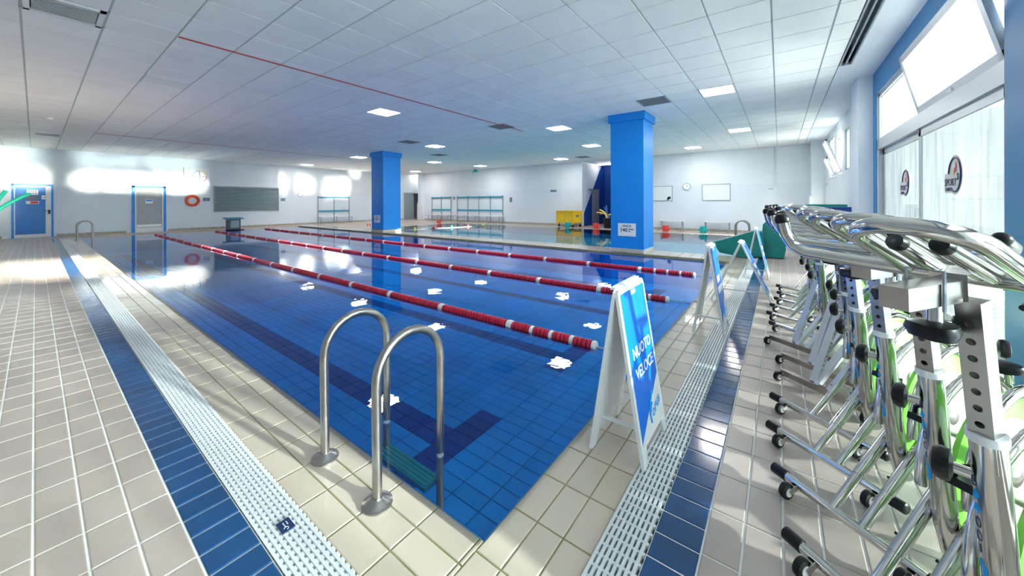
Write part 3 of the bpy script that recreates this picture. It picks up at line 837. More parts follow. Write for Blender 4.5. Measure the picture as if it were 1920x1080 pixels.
window_unit('window_1', WIN[1][0], WIN[1][1], True, R(13))
window_unit('window_2', WIN[0][0], WIN[0][1], False, R(13))
for k, (a, b, z0, z1) in enumerate(SMALL):
    t = empty('window_%d' % (k + 3), (XR, a, z0)); t['kind'] = 'structure'
    w_, h_ = b - a, z1 - z0
    f = MB(); f.box(0.03, 0.09, 0, 0.05, 0, h_); f.box(0.03, 0.09, w_ - 0.05, w_, 0, h_); f.box(0.03, 0.09, 0, w_, 0, 0.05); f.box(0.03, 0.09, 0, w_, h_ - 0.05, h_)
    if k == 2: f.box(0.03, 0.09, w_ / 2 - 0.03, w_ / 2 + 0.03, 0, h_); f.box(0.03, 0.09, 0, w_, h_ * 0.5, h_ * 0.5 + 0.06)
    f.build('window_frame', M['alu'], t)
    if k in (1, 2):
        s_ = empty('tilting_sash', (0.02, 0.04, 0.05)); s_.parent = t; s_.rotation_euler = (0, -R(20), 0)
        ww = (w_ if k == 1 else w_ / 2) - 0.08; hh = h_ - 0.1 if k == 1 else h_ * 0.5 - 0.05
        q = MB(); q.box(-0.02, 0.02, 0, 0.05, 0, hh); q.box(-0.02, 0.02, ww - 0.05, ww, 0, hh); q.box(-0.02, 0.02, 0, ww, 0, 0.05); q.box(-0.02, 0.02, 0, ww, hh - 0.05, hh)
        q.build('sash_frame', M['white_metal'], s_)
        MB().box(0, 0.005, 0.05, ww - 0.05, 0.05, hh - 0.05).build('sash_pane', M['glass_clear'], s_)
    if k != 1:
        MB().box(0.055, 0.06, 0.05, w_ - 0.05, 0.05, h_ - 0.05).build('pane', M['glass_clear'], t)

# outside
gr = MB().box(XR + T, 60, -40, 60, -0.3, -0.12).build('ground_outside', M['ground']); gr['kind'] = 'structure'
ev = MB().box(XR + T, 3.75, -6, 20, 3.8, 3.95).build('eaves_outside', M['wall']); ev['kind'] = 'structure'
hd = MB()
for k in range(60):
    y_ = -8 + k * 0.55
    hd.lathe([(0.25, 0), (0.55, 0.3), (0.5, 0.75), (0.2, 1.05)], (13 + random.uniform(-.2, .2), y_, -0.14), n=8)
o = hd.build('hedge', M['hedge']); setp(o, 'low clipped green hedge outside beyond the windows', 'hedge', kind='stuff')

# ------------------------------------------------------------------ lane ropes
def disc_mesh(name, r, w_, m):
    mb = MB().lathe([(r * 0.55, -w_ / 2), (r * 0.93, -w_ * 0.42), (r, -w_ * 0.2), (r, w_ * 0.2), (r * 0.93, w_ * 0.42), (r * 0.55, w_ / 2)], (0, 0, 0), (1, 0, 0), 14)
    me = mb.mesh(name, True); me.materials.append(m); return me
red_me = disc_mesh('red_float', 0.05, 0.042, M['red'])
white_me = disc_mesh('white_float', 0.05, 0.042, M['float_white'])
collar_me = disc_mesh('white_collar', 0.054, 0.075, M['float_white'])
def lane_rope(Y, xr, lab):
    t = empty('lane_rope', (xr, Y, 0.008), 0, lab, 'lane rope', 'red and white lane ropes')
    L_ = xr - (PX0 + 0.15)
    MB().tube([(0.3 if xr < -0.3 else 0.26, 0, -0.0), (-L_, 0, 0)], 0.006, 6).build('cable', M['rope'], t)
    far_r, far_w = MB(), MB()
    k = 0; x = -0.03; cnt = 0
    while x > -L_ + 0.3:
        rel = (-x - 0.98) % 1.085
        if -x > 0.9 and (rel < 0.085):
            if cnt < 150: link('white_collar', collar_me, t, (x - 0.015, 0, 0))
            else: far_w.v, far_w.f = far_w.v, far_w.f; far_w.lathe([(0.03, -0.037), (0.054, -0.02), (0.054, 0.02), (0.03, 0.037)], (x - 0.015, 0, 0), (1, 0, 0), 10)
            x -= 0.085; cnt += 1
            continue
        wh = (-x < 0.85 and k % 5 == 0)
        if cnt < 150: link('white_float' if wh else 'red_float', white_me if wh else red_me, t, (x, 0, 0))
        else: far_r.lathe([(0.03, -0.02), (0.05, -0.012), (0.05, 0.012), (0.03, 0.02)], (x, 0, 0), (1, 0, 0), 10)
        x -= 0.046; k += 1; cnt += 1
    o = far_r.build('far_red_floats', M['red'], t, True); o['kind'] = 'stuff'
    o = far_w.build('far_white_collars', M['float_white'], t, True); o['kind'] = 'stuff'
lane_rope(2.04, -0.40, 'red and white lane rope that ends beside the nearest folding sign')
lane_rope(4.10, -0.25, 'middle red and white lane rope of the big pool')
lane_rope(6.14, -0.27, 'red and white lane rope closest to the blue pillars')
# thin float line across the shallow pool
t = empty('float_line', (-14.0, 9.5, 0.01), 0, 'thin floating line with small coloured floats across the shallow pool', 'float line')
MB().tube([(0, 0, 0), (1.6, 5.6, 0)], 0.01, 8).build('cord', M['rope'], t, True)
for k, m_ in enumerate(('noodle_y', 'noodle_r', 'noodle_g', 'noodle_r', 'noodle_y')):
    MB().lathe([(0.02, 0), (0.07, 0.03), (0.05, 0.1), (0.0, 0.12)], (0.25 + k * 0.28, 0.9 + k * 0.98, 0), n=10).build('float', M[m_], t, True)

# ------------------------------------------------------------------ ladders
def ladder(loc, rz, lab, steps=True):
    """local x across the two rails, local +y towards the water"""
    t = empty('pool_ladder', loc, rz, lab, 'pool ladder', None)
    for sx in (0, 1):
        x = sx * 0.485
        pts = [(x, -0.155, -0.01), (x, -0.155, 0.2), (x, -0.158, 0.5)]
        pts += [tuple(v) for v in arc((x, 0.033, 0.53), 0.19, math.pi, 0, 14, (0, 1, 0), (0, 0, 1))]
        pts += [(x, 0.222, 0.3), (x, 0.218, 0.02)]
        MB().tube(pts, 0.0215, 14).build('hand_rail', M['steel'], t, True)
        MB().tube([(x, 0.218, 0.02), (x, 0.215, -0.55)], 0.02, 10).build('rail_leg', M['grey_metal'], t, True)
        fl_ = MB().lathe([(0.068, 0.0), (0.068, 0.006), (0.05, 0.014), (0.045, 0.02), (0.03, 0.026), (0.024, 0.034)], (x, -0.155, -0.008), n=24)
        fl_.build('flange', M['steel'], t, True)
    if steps:
        for k in range(2):
            s = MB().box(0.02, 0.465, 0.13, 0.235, -0.16 - k * 0.25, -0.135 - k * 0.25).build('step', M['teal_rail'], t)
            for q in range(4): MB().box(0.03, 0.455, 0.14 + q * 0.024, 0.15 + q * 0.024, -0.135 - k * 0.25, -0.13 - k * 0.25).build('grip_rib', M['teal_foam'], s)
ladder((-0.99, 0, 0), 0, 'brushed steel pool ladder with twin looped rails on the cream coping')
ladder((-20.0, 0, 0), 0, 'steel pool ladder standing near the blue door at the pool end', False)
ladder((0.0, 12.7, 0), R(90), 'steel pool ladder rising beside the green plastic chute', False)

# ------------------------------------------------------------------ folding floor signs
def floor_sign(xc, y0, half, zt, lab, words, wl=0.43):
    t = empty('floor_sign', (xc, y0, 0.003), 0, lab, 'floor sign', 'folding white and blue floor signs')
    for s in (-1, 1):
        p0 = Vector((s * half, 0, 0)); p1 = Vector((s * 0.012, 0, zt))
        up = (p1 - p0); Ls = up.length; up.normalize()
        ux = Vector((0, 1, 0)) * (1 if s > 0 else -1)
        n = ux.cross(up)
        w2 = wl
        base = p0 if s > 0 else p0 + Vector((0, wl, 0))
        r = 0.035; poly = [(0, 0), (0.05, 0), (0.075, 0.085), (w2 - 0.075, 0.085), (w2 - 0.05, 0), (w2, 0), (w2, Ls - r)]
        poly += [(w2 - r + r * math.cos(a), Ls - r + r * math.sin(a)) for a in (R(30), R(60), R(90))]
        poly += [(r + r * math.cos(a), Ls - r + r * math.sin(a)) for a in (R(90), R(120), R(150), R(180))]
        pan = MB().prism(poly, base - n * 0.018, ux, up, 0.018).build('sign_leaf', M['white'], t)
        Fm = frame(base + n * 0.0006, ux, up)
        def flat(name, pl, d, m):
            mb = MB().prism(pl, (0, 0, d), (1, 0, 0), (0, 1, 0), 0.0006)
            mb.v = [tuple(Fm @ Vector(v)) for v in mb.v]
            return mb.build(name, m, pan)
        if s < 0: continue
        a, b = 0.022, w2 - 0.022
        flat('poster', [(a, 0.10), (b, 0.10), (b, Ls - 0.03), (a, Ls - 0.03)], 0, M['sign_white'])
        flat('poster_field', [(a, 0.115), (b, 0.34), (b, Ls - 0.03), (a, Ls - 0.03)], 0.0007, M['sign_blue'])
        flat('handle_slot', [(w2 / 2 - 0.045, Ls - 0.06), (w2 / 2 + 0.045, Ls - 0.06), (w2 / 2 + 0.045, Ls - 0.035), (w2 / 2 - 0.045, Ls - 0.035)], 0.0014, M['alu'])
        if s < 0: continue
        for k, wd in enumerate(words):
            if isinstance(wd, str):
                text('poster_words', wd, 0.082, M['white'], pan, Fm @ Matrix.Translation((w2 / 2 + 0.01, Ls * 0.60 - k * 0.105, 0.002)), 0.0004, bold=0.0015)
            else:
                flat('poster_words', [(w2 / 2 - wd / 2, Ls * 0.60 - k * 0.105 - 0.032), (w2 / 2 + wd / 2, Ls * 0.60 - k * 0.105 - 0.032), (w2 / 2 + wd / 2, Ls * 0.60 - k * 0.105 + 0.032), (w2 / 2 - wd / 2, Ls * 0.60 - k * 0.105 + 0.032)], 0.0014, M['white'])
        text('poster_brand', 'orus', 0.085, M['print_blue'], pan, Fm @ Matrix.Translation((w2 - 0.125, 0.195, 0.0016)) @ Matrix.Rotation(R(14), 4, 'Z'), 0.0004, bold=0.002)
        sw = MB().tube([Fm @ Vector(v) for v in ((w2 - 0.235, 0.145, 0.002), (w2 - 0.24, 0.20, 0.002), (w2 - 0.215, 0.25, 0.002), (w2 - 0.175, 0.275, 0.002))], 0.007, 6); sw.build('brand_stroke', M['print_blue'], pan)
        sw = MB().tube([Fm @ Vector(v) for v in ((w2 - 0.232, 0.195, 0.002), (w2 - 0.215, 0.22, 0.002), (w2 - 0.19, 0.232, 0.002))], 0.006, 6); sw.build('brand_stroke', M['print_blue'], pan)
    hz_ = 0.14
    xs = half * (1 - hz_ / zt)
    MB().obox((-xs, 0.1, hz_), (xs, 0.1, hz_), 0.02, 0.012).build('spreader_bar', M['white'], t)
    MB().obox((-0.02, 0.02, zt), (-0.02, wl - 0.02, zt), 0.03, 0.012).build('hinge', M['white'], t)
floor_sign(0.263, 0.742, 0.15, 0.885, 'white folding floor sign whose blue poster reads NUOTO VELOCE', ('NUOTO', 'VELOCE'))
floor_sign(0.365, 3.045, 0.148, 0.89, 'white folding blue floor sign standing second along the grating', (0.17, 0.28))
floor_sign(0.535, 4.55, 0.355, 0.80, 'wide-opened folding blue floor sign straddling the navy tile strip', (0.2, 0.24))
floor_sign(0.62, 6.45, 0.19, 0.88, 'folding blue floor sign farthest along the grating, before the green chute', (0.2, 0.22))

# ------------------------------------------------------------------ aqua bikes
YAWB = math.atan2(0.79, 0.61)
def uwz(u, w_, z): return (u, -w_, z)
def make_bike(square):
    t = empty('aqua_bike')
    tb = M['chrome']
    foot = M['steel_worn'] if square else M['chrome']
    def tube(name, pts, r, m=tb, n=12, par=t):
        return MB().tube([uwz(*p) for p in pts], r, n).build(name, m, par, True)
    def bar(name, a, b, w_, h_, m, par=t, up=(0, 0, 1)):
        return MB().obox(uwz(*a), uwz(*b), w_, h_, up).build(name, m, par)
    # front foot with caps and castors
    if square: fb = bar('front_foot', (0, -0.28, 0.06), (0, 0.28, 0.06), 0.04, 0.04, foot)
    else:
        fb = tube('front_foot', [(0, -0.29, 0.06), (0, 0.29, 0.06)], 0.019, foot)
        for s in (-1, 1):
            MB().tube([uwz(0, s * 0.24, 0.06), uwz(0, s * 0.30, 0.06), uwz(0, s * 0.305, 0.06)], [0.024, 0.024, 0.018], 14).build('end_cap', M['black'], fb, True)
    for s in (-1, 1):
        wy = s * (0.27 if square else 0.2)
        wh = MB().lathe([(0.02, -0.014), (0.034, -0.011), (0.036, 0), (0.034, 0.011), (0.02, 0.014)], uwz(-0.055, wy, 0.036), (0, 1, 0), 18).build('castor_wheel', M['black'], t, True)
        MB().lathe([(0.019, -0.016), (0.022, 0), (0.019, 0.016)], uwz(-0.055, wy, 0.036), (0, 1, 0), 14).build('castor_hub', M['white'], wh, True)
        bar('castor_fork', (-0.055, wy + 0.018, 0.036), (0.0, wy + 0.018, 0.06), 0.004, 0.022, M['steel'], wh)
    # inclined struts
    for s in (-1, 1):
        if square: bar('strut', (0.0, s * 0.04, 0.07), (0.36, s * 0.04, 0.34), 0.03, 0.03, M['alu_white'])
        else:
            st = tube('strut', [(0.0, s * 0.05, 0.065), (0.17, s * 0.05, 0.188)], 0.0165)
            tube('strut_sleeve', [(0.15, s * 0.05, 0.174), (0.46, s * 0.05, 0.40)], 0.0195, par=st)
            MB().tube([uwz(0.2, s * 0.05 - 0.021, 0.21), uwz(0.2, s * 0.05 - 0.026, 0.21)], 0.005, 8).build('pin_hole_stub', M['black'], st)  # black stub drawn for a pin hole, its dark inside put in as colour
    # rear beam and rear foot
    tube('rear_beam', [(0.30, 0, 0.27), (0.52, 0, 0.15), (0.98, 0, 0.07)], 0.024)
    rf = tube('rear_foot', [(0.98, -0.22, 0.05), (0.98, 0.22, 0.05)], 0.019)
    for s in (-1, 1): MB().tube([uwz(0.98, s * 0.2, 0.05), uwz(0.98, s * 0.245, 0.05)], 0.024, 12).build('end_cap', M['black'], rf, True)
    # front column
    if square:
        MB().holed(uwz(0.02, -0.07, 0.08), uwz(0.30, -0.07, 0.62), 0.045, 0.03, (0, 0, 1), [0.097 + 0.0335 * k for k in range(14)], 0.0065, ('+a', '-a')).build('column_post', M['alu_white'], t)
    col = tube('column_sleeve', [(0.345, 0, 0.17), (0.305, 0, 0.27), (0.225, 0, 0.80)], 0.03, n=16)
    tube('sleeve_collar', [(0.226, 0, 0.785), (0.223, 0, 0.805)], 0.0335, M['white_metal'], 16, col)
    MB().holed(uwz(0.235, 0, 0.72), uwz(0.17, 0, 1.12), 0.042, 0.042, (1, 0, 0), [0.111 + 0.04 * k for k in range(7)], 0.0085, ('+a', '-b')).build('column_post', M['steel'], t)
    # printed marks on the sleeve
    pm = MB()
    F0 = Vector(uwz(0.27, 0, 0.52))
    sax = (Vector(uwz(0.225, 0, 0.80)) - Vector(uwz(0.305, 0, 0.27))).normalized()
    side = Vector((-0.8, 0.6, 0)).normalized()
    def onsl(h_, a): 
        b_ = sax.cross(side); return F0 + sax * h_ + (side * math.cos(a) + b_ * math.sin(a)) * 0.0312
    for (h_, kind) in ((0.16, 'o'), (0.125, 'b'), (0.09, 'b'), (0.055, 'o'), (0.02, 'o'), (-0.012, 'i'), (-0.07, 'c')):
        if kind == 'o': MB().tube([onsl(h_ + 0.012 * math.cos(a), 0.22 * math.sin(a)) for a in [2 * math.pi * k / 12 for k in range(13)]], 0.0022, 5).build('printed_mark', M['print_navy'], col)
        elif kind == 'b': MB().tube([onsl(h_ + 0.014, 0.0), onsl(h_, 0.12), onsl(h_ - 0.012, 0.02)], [0.002, 0.007, 0.002], 6).build('printed_mark', M['print_blue'], col)
        elif kind == 'i': MB().tube([onsl(h_ + 0.01, 0), onsl(h_ - 0.01, 0)], 0.0022, 5).build('printed_mark', M['print_navy'], col)
        else: MB().tube([onsl(h_ + 0.03, -0.12), onsl(h_ + 0.012, 0.22), onsl(h_ - 0.012, 0.22), onsl(h_ - 0.03, -0.12)], [0.003, 0.006, 0.006, 0.003], 6).build('printed_mark', M['print_blue'], col)
    def knob(p, d_, par, s=1.0):
        p = Vector(uwz(*p)); d_ = Vector(uwz(*d_)).normalized()
        k_ = MB().tube([p, p + d_ * 0.045 * s], 0.013 * s, 12).build('knob_bolt', M['chrome'], par, True)
        a = d_.orthogonal().normalized(); b_ = d_.cross(a)
        vs, n = [], 18
        mb = MB()
        rings = []
        for (rr, hh) in ((0.018, 0.04), (0.036, 0.046), (0.04, 0.06), (0.034, 0.074), (0.014, 0.08)):
            rings.append([p + d_ * hh * s + (a * math.cos(2 * math.pi * q / n) + b_ * math.sin(2 * math.pi * q / n)) * rr * s * (1 + 0.12 * math.cos(3 * 2 * math.pi * q / n)) for q in range(n)])
        for r_ in rings: vs += r_
        fs = [(i * n + q, i * n + (q + 1) % n, (i + 1) * n + (q + 1) % n, (i + 1) * n + q) for i in range(4) for q in range(n)]
        fs += [tuple(range(n - 1, -1, -1)), tuple(4 * n + q for q in range(n))]
        mb.add(vs, fs).build('knob_grip', M['black'], par, True)
    knob((0.245, -0.02, 0.68), (-0.35, -0.94, 0), col)
    # slider on top, handlebar
    sl = bar('slider_tube', (-0.042, -0.03, 1.133), (0.30, -0.03, 1.145), 0.052, 0.05, M['steel'])
    bar('slider_clamp', (0.15, -0.03, 1.146), (0.27, -0.03, 1.155), 0.064, 0.066, M['chrome'], sl)
    MB().tube([uwz(0.07, -0.065, 1.10), uwz(0.07, -0.065, 1.19), uwz(0.07, 0.0, 1.19), uwz(0.07, 0.0, 1.10)], 0.004, 6).build('slider_clip', M['grey_metal'], sl)
    knob((0.1, -0.03, 1.115), (0, 0, -1), sl, 1.15)
    hc = -0.03
    hb = tube('handlebar', [(0.18, hc - 0.42, 1.285), (0.19, hc - 0.415, 1.235), (0.205, hc - 0.40, 1.195), (0.215, hc - 0.36, 1.175), (0.225, hc - 0.2, 1.168), (0.23, hc, 1.165),
                            (0.225, hc + 0.2, 1.168), (0.215, hc + 0.34, 1.174), (0.195, hc + 0.375, 1.183), (0.16, hc + 0.39, 1.198), (0.09, hc + 0.395, 1.228)], 0.02, n=14)
    for s in (-1, 1):
        MB().lathe([(0.0215, -0.012), (0.023, 0.0), (0.019, 0.012), (0.008, 0.019)], uwz(*((0.18, hc - 0.42, 1.288) if s < 0 else (0.087, hc + 0.395, 1.229))), Vector(uwz(*((-0.2, -0.08, 1) if s < 0 else (-0.92, 0.0, 0.39)))), 14).build('grip_cap', M['black'], hb, True)
    lp = [(0.23, hc - 0.105, 1.168), (0.14, hc - 0.105, 1.21)]
    cen = Vector((0.045, hc, 1.255)); ux = Vector((-0.905, 0, 0.425))
    for k in range(13):
        a = -math.pi / 2 + math.pi * k / 12
        p = cen + ux * (0.095 * math.cos(a)) + Vector((0, 1, 0)) * (0.105 * math.sin(a))
        lp.append(tuple(p))
    lp += [(0.14, hc + 0.105, 1.21), (0.23, hc + 0.105, 1.168)]
    tube('handlebar_loop', lp, 0.02, n=14)
    for s in (-1, 1):
        pg = tube('inner_grip', [(0.23, hc + s * 0.045, 1.168), (0.045, hc + s * 0.038, 1.25)], 0.0185)
        MB().lathe([(0.019, -0.01), (0.0205, 0.0), (0.017, 0.012), (0.006, 0.017)], uwz(0.045, hc + s * 0.038, 1.25), Vector(uwz(-0.23, 0, 0.1)), 14).build('grip_cap', M['black'], pg, True)
    # flywheel with guards
    fc = (0.60, 0, 0.40)
    fw = MB().lathe([(0.05, -0.022), (0.25, -0.016), (0.27, -0.006), (0.27, 0.006), (0.25, 0.016), (0.05, 0.022)], uwz(*fc), (0, 1, 0), 40).build('flywheel', M['green_disc'], t, True)
    for s in (-1, 1):
        MB().lathe([(0.19, 0.0), (0.185, 0.004), (0.05, 0.006)], uwz(0.60, s * 0.019, 0.40), (0, -s, 0), 36).build('printed_plate', M['lime_label'], fw, True)
        MB().lathe([(0.035, 0), (0.035, 0.02), (0.02, 0.026)], uwz(0.60, s * 0.02, 0.40), (0, -s, 0), 16).build('hub', M['steel'], fw, True)
        pts = [(0.60 + 0.31 * math.cos(a), s * 0.055, 0.40 + 0.31 * math.sin(a)) for a in [R(185) - R(205) * k / 20 for k in range(21)]]
        tube('wheel_guard', pts, 0.0155)
    # cranks, pedals
    tube('crank_axle', [(0.52, -0.11, 0.36), (0.52, 0.11, 0.36)], 0.012, M['steel'])
    for s in (-1, 1):
        cr_ = bar('crank', (0.52, s * 0.11, 0.36), (0.52, s * 0.11, 0.36 - s * 0.14), 0.014, 0.026, M['steel'], t, (1, 0, 0))
        pd = MB().box(-0.045, 0.045, -0.035, 0.035, -0.012, 0.012).build('pedal', M['black'], cr_)
        pd.location = uwz(0.52, s * 0.148, 0.36 - s * 0.14); pd.rotation_euler = (0, R(15), 0)
    sp = MB().tube([uwz(0.515, -0.148 + q * 0.7, 0.505 + h_) for q, h_ in ((-0.05, -0.02), (-0.04, 0.035), (0.0, 0.055), (0.04, 0.035), (0.05, -0.02))], 0.008, 6).build('toe_strap', M['black'], t, True)
    # saddle column
    sc = tube('saddle_sleeve', [(0.74, 0, 0.12), (0.80, 0, 0.42), (0.86, 0, 0.74)], 0.03, n=16)
    bar('saddle_post', (0.85, 0, 0.68), (0.895, 0, 0.92), 0.04, 0.04, M['steel'], t, (1, 0, 0))
    knob((0.85, 0.02, 0.68), (0.5, 0.86, 0), sc)
    knob((0.66, 0.0, 0.70), (-0.2, 0, 1), t, 0.9)
    sd_ = MB()
    prof = [(-0.14, 0.016, 0.012), (-0.10, 0.024, 0.02), (-0.02, 0.035, 0.026), (0.06, 0.07, 0.03), (0.11, 0.085, 0.03), (0.135, 0.07, 0.024), (0.145, 0.04, 0.015)]
    vs = []; n = 12
    for (x, wy, hz_) in prof:
        for k in range(n):
            a = 2 * math.pi * k / n
            vs.append(uwz(0.90 + x, wy * math.cos(a), 0.955 + hz_ * math.sin(a)))
    fs = [(i * n + k, i * n + (k + 1) % n, (i + 1) * n + (k + 1) % n, (i + 1) * n + k) for i in range(len(prof) - 1) for k in range(n)]
    fs += [tuple(range(n - 1, -1, -1)), tuple((len(prof) - 1) * n + k for k in range(n))]
    sd_.add(vs, fs).build('saddle', M['black'], t, True)
    return t
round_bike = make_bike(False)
square_bike = make_bike(True)
BIKES = [(0.97, 0.27, 0), (0.97, 0.67, 0), (0.93, 1.07, 0), (0.90, 1.47, 0), (0.91, 1.86, 0), (0.95, 2.33, 1), (0.96, 2.70, 1), (0.87, 3.14, 1),
         (0.87, 3.62, 0), (0.84, 4.03, 0), (0.86, 4.44, 0), (0.90, 4.85, 0), (0.93, 5.25, 0), (0.92, 5.75, 0)]
first = {0: True, 1: True}
for i, (x, y_, sq) in enumerate(BIKES):
    src = square_bike if sq else round_bike
    b = src if first[sq] else copy_tree(src)
    first[sq] = False
    b.location = (x + 0.237, y_ - 0.183, 0.0)
    b.rotation_euler = (0, 0, YAWB + random.uniform(-0.02, 0.02) * (1 if i > 2 else 0))
    ORD = ('first', 'second', 'third', 'fourth', 'fifth', 'sixth', 'seventh', 'eighth', 'ninth', 'tenth', 'eleventh', 'twelfth', 'thirteenth', 'fourteenth')
    nth = ORD[len(BIKES) - 1 - i]
    if sq: setp(b, 'aqua bike on square weathered foot bar, %s from the mat shelf' % nth, 'exercise bike', 'aqua bikes in the row')
    else: setp(b, 'chrome aqua bike on round foot bar, %s from the mat shelf' % nth, 'exercise bike', 'aqua bikes in the row')

# ------------------------------------------------------------------ left wall things
def plaque(x, y_, z, w_, h_, face, lab):
    t = empty('wall_plaque', (x, y_, z), 0, lab, 'sign')
    if face == 'x':
        MB().box(0, 0.012, -w_ / 2, w_ / 2, -h_ / 2, h_ / 2).build('plate', M['plaque'], t)
        text('plate_print', '-----', h_ * 0.5, M['plaque_text'], t, frame((0.0125, 0, 0), (0, 1, 0), (0, 0, 1)), 0.0005)
    else:
        MB().box(-w_ / 2, w_ / 2, -0.012, 0, -h_ / 2, h_ / 2).build('plate', M['plaque'], t)
        text('plate_print', '----', h_ * 0.5, M['plaque_text'], t, frame((0, -0.0125, 0), (1, 0, 0), (0, 0, 1)), 0.0005)
# door 1 (blue)
d1 = empty('door_1', (XL, -1.62, 0)); d1['kind'] = 'structure'
f = MB(); f.box(0, 0.05, -0.02, 0.04, 0, 2.16); f.box(0, 0.05, 0.94, 1.0, 0, 2.16); f.box(0, 0.05, -0.02, 1.0, 2.1, 2.16); f.build('door_frame', M['blue_paint'], d1)
lf = MB().box(0.0, 0.03, 0.04, 0.94, 0.02, 2.1).build('door_leaf', M['white_metal'], d1)
MB().box(0.03, 0.038, 0.07, 0.80, 0.14, 2.04).build('blue_panel', M['door_blue'], lf)
MB().box(0.03, 0.06, 0.86, 0.92, 0.95, 1.12).build('lock_plate', M['black'], lf)
MB().tube([(0.05, 0.89, 1.08), (0.07, 0.88, 1.08), (0.07, 0.76, 1.08)], 0.01, 8).build('door_handle', M['black'], lf, True)
for (z, h_, w_, m_) in ((1.83, 0.2, 0.28, 'sign_white'), (1.6, 0.18, 0.28, 'plaque'), (1.42, 0.12, 0.32, 'sign_white')):
    s_ = MB().box(0.038, 0.041, 0.48 - w_ / 2, 0.48 + w_ / 2, z - h_ / 2, z + h_ / 2).build('door_notice', M[m_], lf)
    if z > 1.7:
        q = MB()
        for k in range(8): q.box(0.041, 0.042, 0.36 + (k % 4) * 0.06, 0.40 + (k % 4) * 0.06, 1.77 + (k // 4) * 0.08, 1.81 + (k // 4) * 0.08)
        q.build('notice_pictograms', M['plaque'], s_)
    if z < 1.5: MB().box(0.041, 0.0425, 0.43, 0.62, z - 0.045, z + 0.045).build('notice_red_field', M['noodle_r'], s_)
s_ = MB().box(0.038, 0.041, 0.70, 0.79, 1.55, 1.71).build('door_notice', M['sign_white'], lf)
MB().box(0.041, 0.0425, 0.715, 0.775, 1.61, 1.635).build('notice_red_field', M['noodle_r'], s_)
# door 2 (grey with blue frame)
d2 = empty('door_2', (XL, 1.62, 0)); d2['kind'] = 'structure'
f = MB(); f.box(0, 0.06, 0, 0.1, 0, 2.2); f.box(0, 0.06, 1.06, 1.16, 0, 2.2); f.box(0, 0.06, 0, 1.16, 2.1, 2.2); f.build('door_frame', M['blue_paint'], d2)
f = MB(); f.box(0, 0.066, 0.1, 0.14, 0, 2.1); f.box(0, 0.066, 1.02, 1.06, 0, 2.1); f.box(0, 0.066, 0.1, 1.06, 2.06, 2.1); f.build('inner_frame', M['white_metal'], d2)
lf = MB().box(0, 0.045, 0.14, 1.02, 0.0, 2.06).build('door_leaf', M['door_grey'], d2)
MB().box(0.045, 0.052, 0.16, 1.0, 0.25, 0.37).build('kick_strip', M['sign_white'], lf)
MB().box(0.045, 0.052, 0.14, 1.02, 0.0, 0.22).build('kick_plate', M['white_metal'], lf)
s_ = MB().box(0.045, 0.048, 0.45, 0.69, 1.36, 1.56).build('door_notice', M['sign_white'], lf)
MB().box(0.048, 0.0495, 0.47, 0.67, 1.47, 1.54).build('notice_blue_field', M['print_blue'], s_)
MB().tube([(0.05, 0.93, 1.02), (0.08, 0.93, 1.02), (0.08, 0.86, 1.02)], 0.008, 8).build('door_handle', M['alu'], lf, True)
# lifebuoy
lb = empty('lifebuoy', (XL, 3.76, 1.50), 0, 'orange ring lifebuoy hanging on the white wall', 'lifebuoy')
MB().tube([(0.07, 0.235 * math.cos(2 * math.pi * k / 32), 0.235 * math.sin(2 * math.pi * k / 32)) for k in range(32)], 0.062, 12, closed=True).build('ring', M['orange'], lb, True)
for k in range(4):
    a = R(45 + 90 * k)
    MB().tube([(0.07 + 0.066 * math.cos(q), (0.235 + 0.066 * math.sin(q)) * math.cos(a), (0.235 + 0.066 * math.sin(q)) * math.sin(a)) for q in [2 * math.pi * j / 12 for j in range(12)]], 0.006, 6, closed=True).build('band', M['noodle_r'], lb, True)
MB().box(0.0, 0.05, -0.02, 0.02, 0.16, 0.19).build('hook', M['grey_metal'], lb)
plaque(XL, 4.33, 1.57, 0.28, 0.17, 'x', 'small slate plaque on the wall beside the orange lifebuoy')
plaque(XL, 7.95, 1.57, 0.24, 0.17, 'x', 'small slate plaque on the wall right after the roller shutter')
# roller shutter
sh = empty('roller_shutter', (XL, 4.68, 0.95), 0, 'wide grey-green roller shutter closing a wall hatch', 'shutter')
f = MB(); f.box(0, 0.05, -0.04, 0.0, -0.04, 1.3); f.box(0, 0.05, 3.0, 3.04, -0.04, 1.3); f.box(0, 0.07, -0.04, 3.04, 1.26, 1.34); f.box(0, 0.05, -0.04, 3.04, -0.05, 0.0); f.build('frame', M['grey_metal'], sh)
for k in range(18): MB().tube([(0.008, 0, 0.035 + k * 0.07), (0.008, 3.0, 0.035 + k * 0.07)], 0.034, 8).build('slat', M['shutter'], sh)
# pace clock with coloured ring
pc = empty('pace_clock', (XL, 4.05, 2.75), 0, 'square swimming pace clock with rainbow ring and coloured hands', 'clock')
MB().box(0, 0.03, -0.42, 0.42, -0.44, 0.44).build('face', M['sign_white'], pc)
MB().box(0.0, 0.05, -0.62, -0.60, -0.45, 0.45).build('side_bar', M['grey_metal'], pc)
for k, m_ in enumerate(('noodle_y', 'print_blue', 'noodle_o', 'print_navy')):
    a0 = R(0 + 90 * k); MB().tube([(0.034, 0.28 * math.cos(a0 + R(90) * j / 10), 0.28 * math.sin(a0 + R(90) * j / 10)) for j in range(11)], 0.014, 6).build('ring_quarter', M[m_], pc)
MB().box(0.03, 0.04, -0.016, 0.016, 0.0, 0.28).build('hand', M['teal_rail'], pc); MB().box(0.03, 0.04, -0.016, 0.016, -0.28, 0.0).build('hand', M['print_blue'], pc)
MB().box(0.03, 0.04, -0.28, 0.0, -0.012, 0.012).build('hand', M['noodle_y'], pc); MB().box(0.03, 0.04, 0.0, 0.28, -0.012, 0.012).build('hand', M['noodle_r'], pc)
tk = MB()
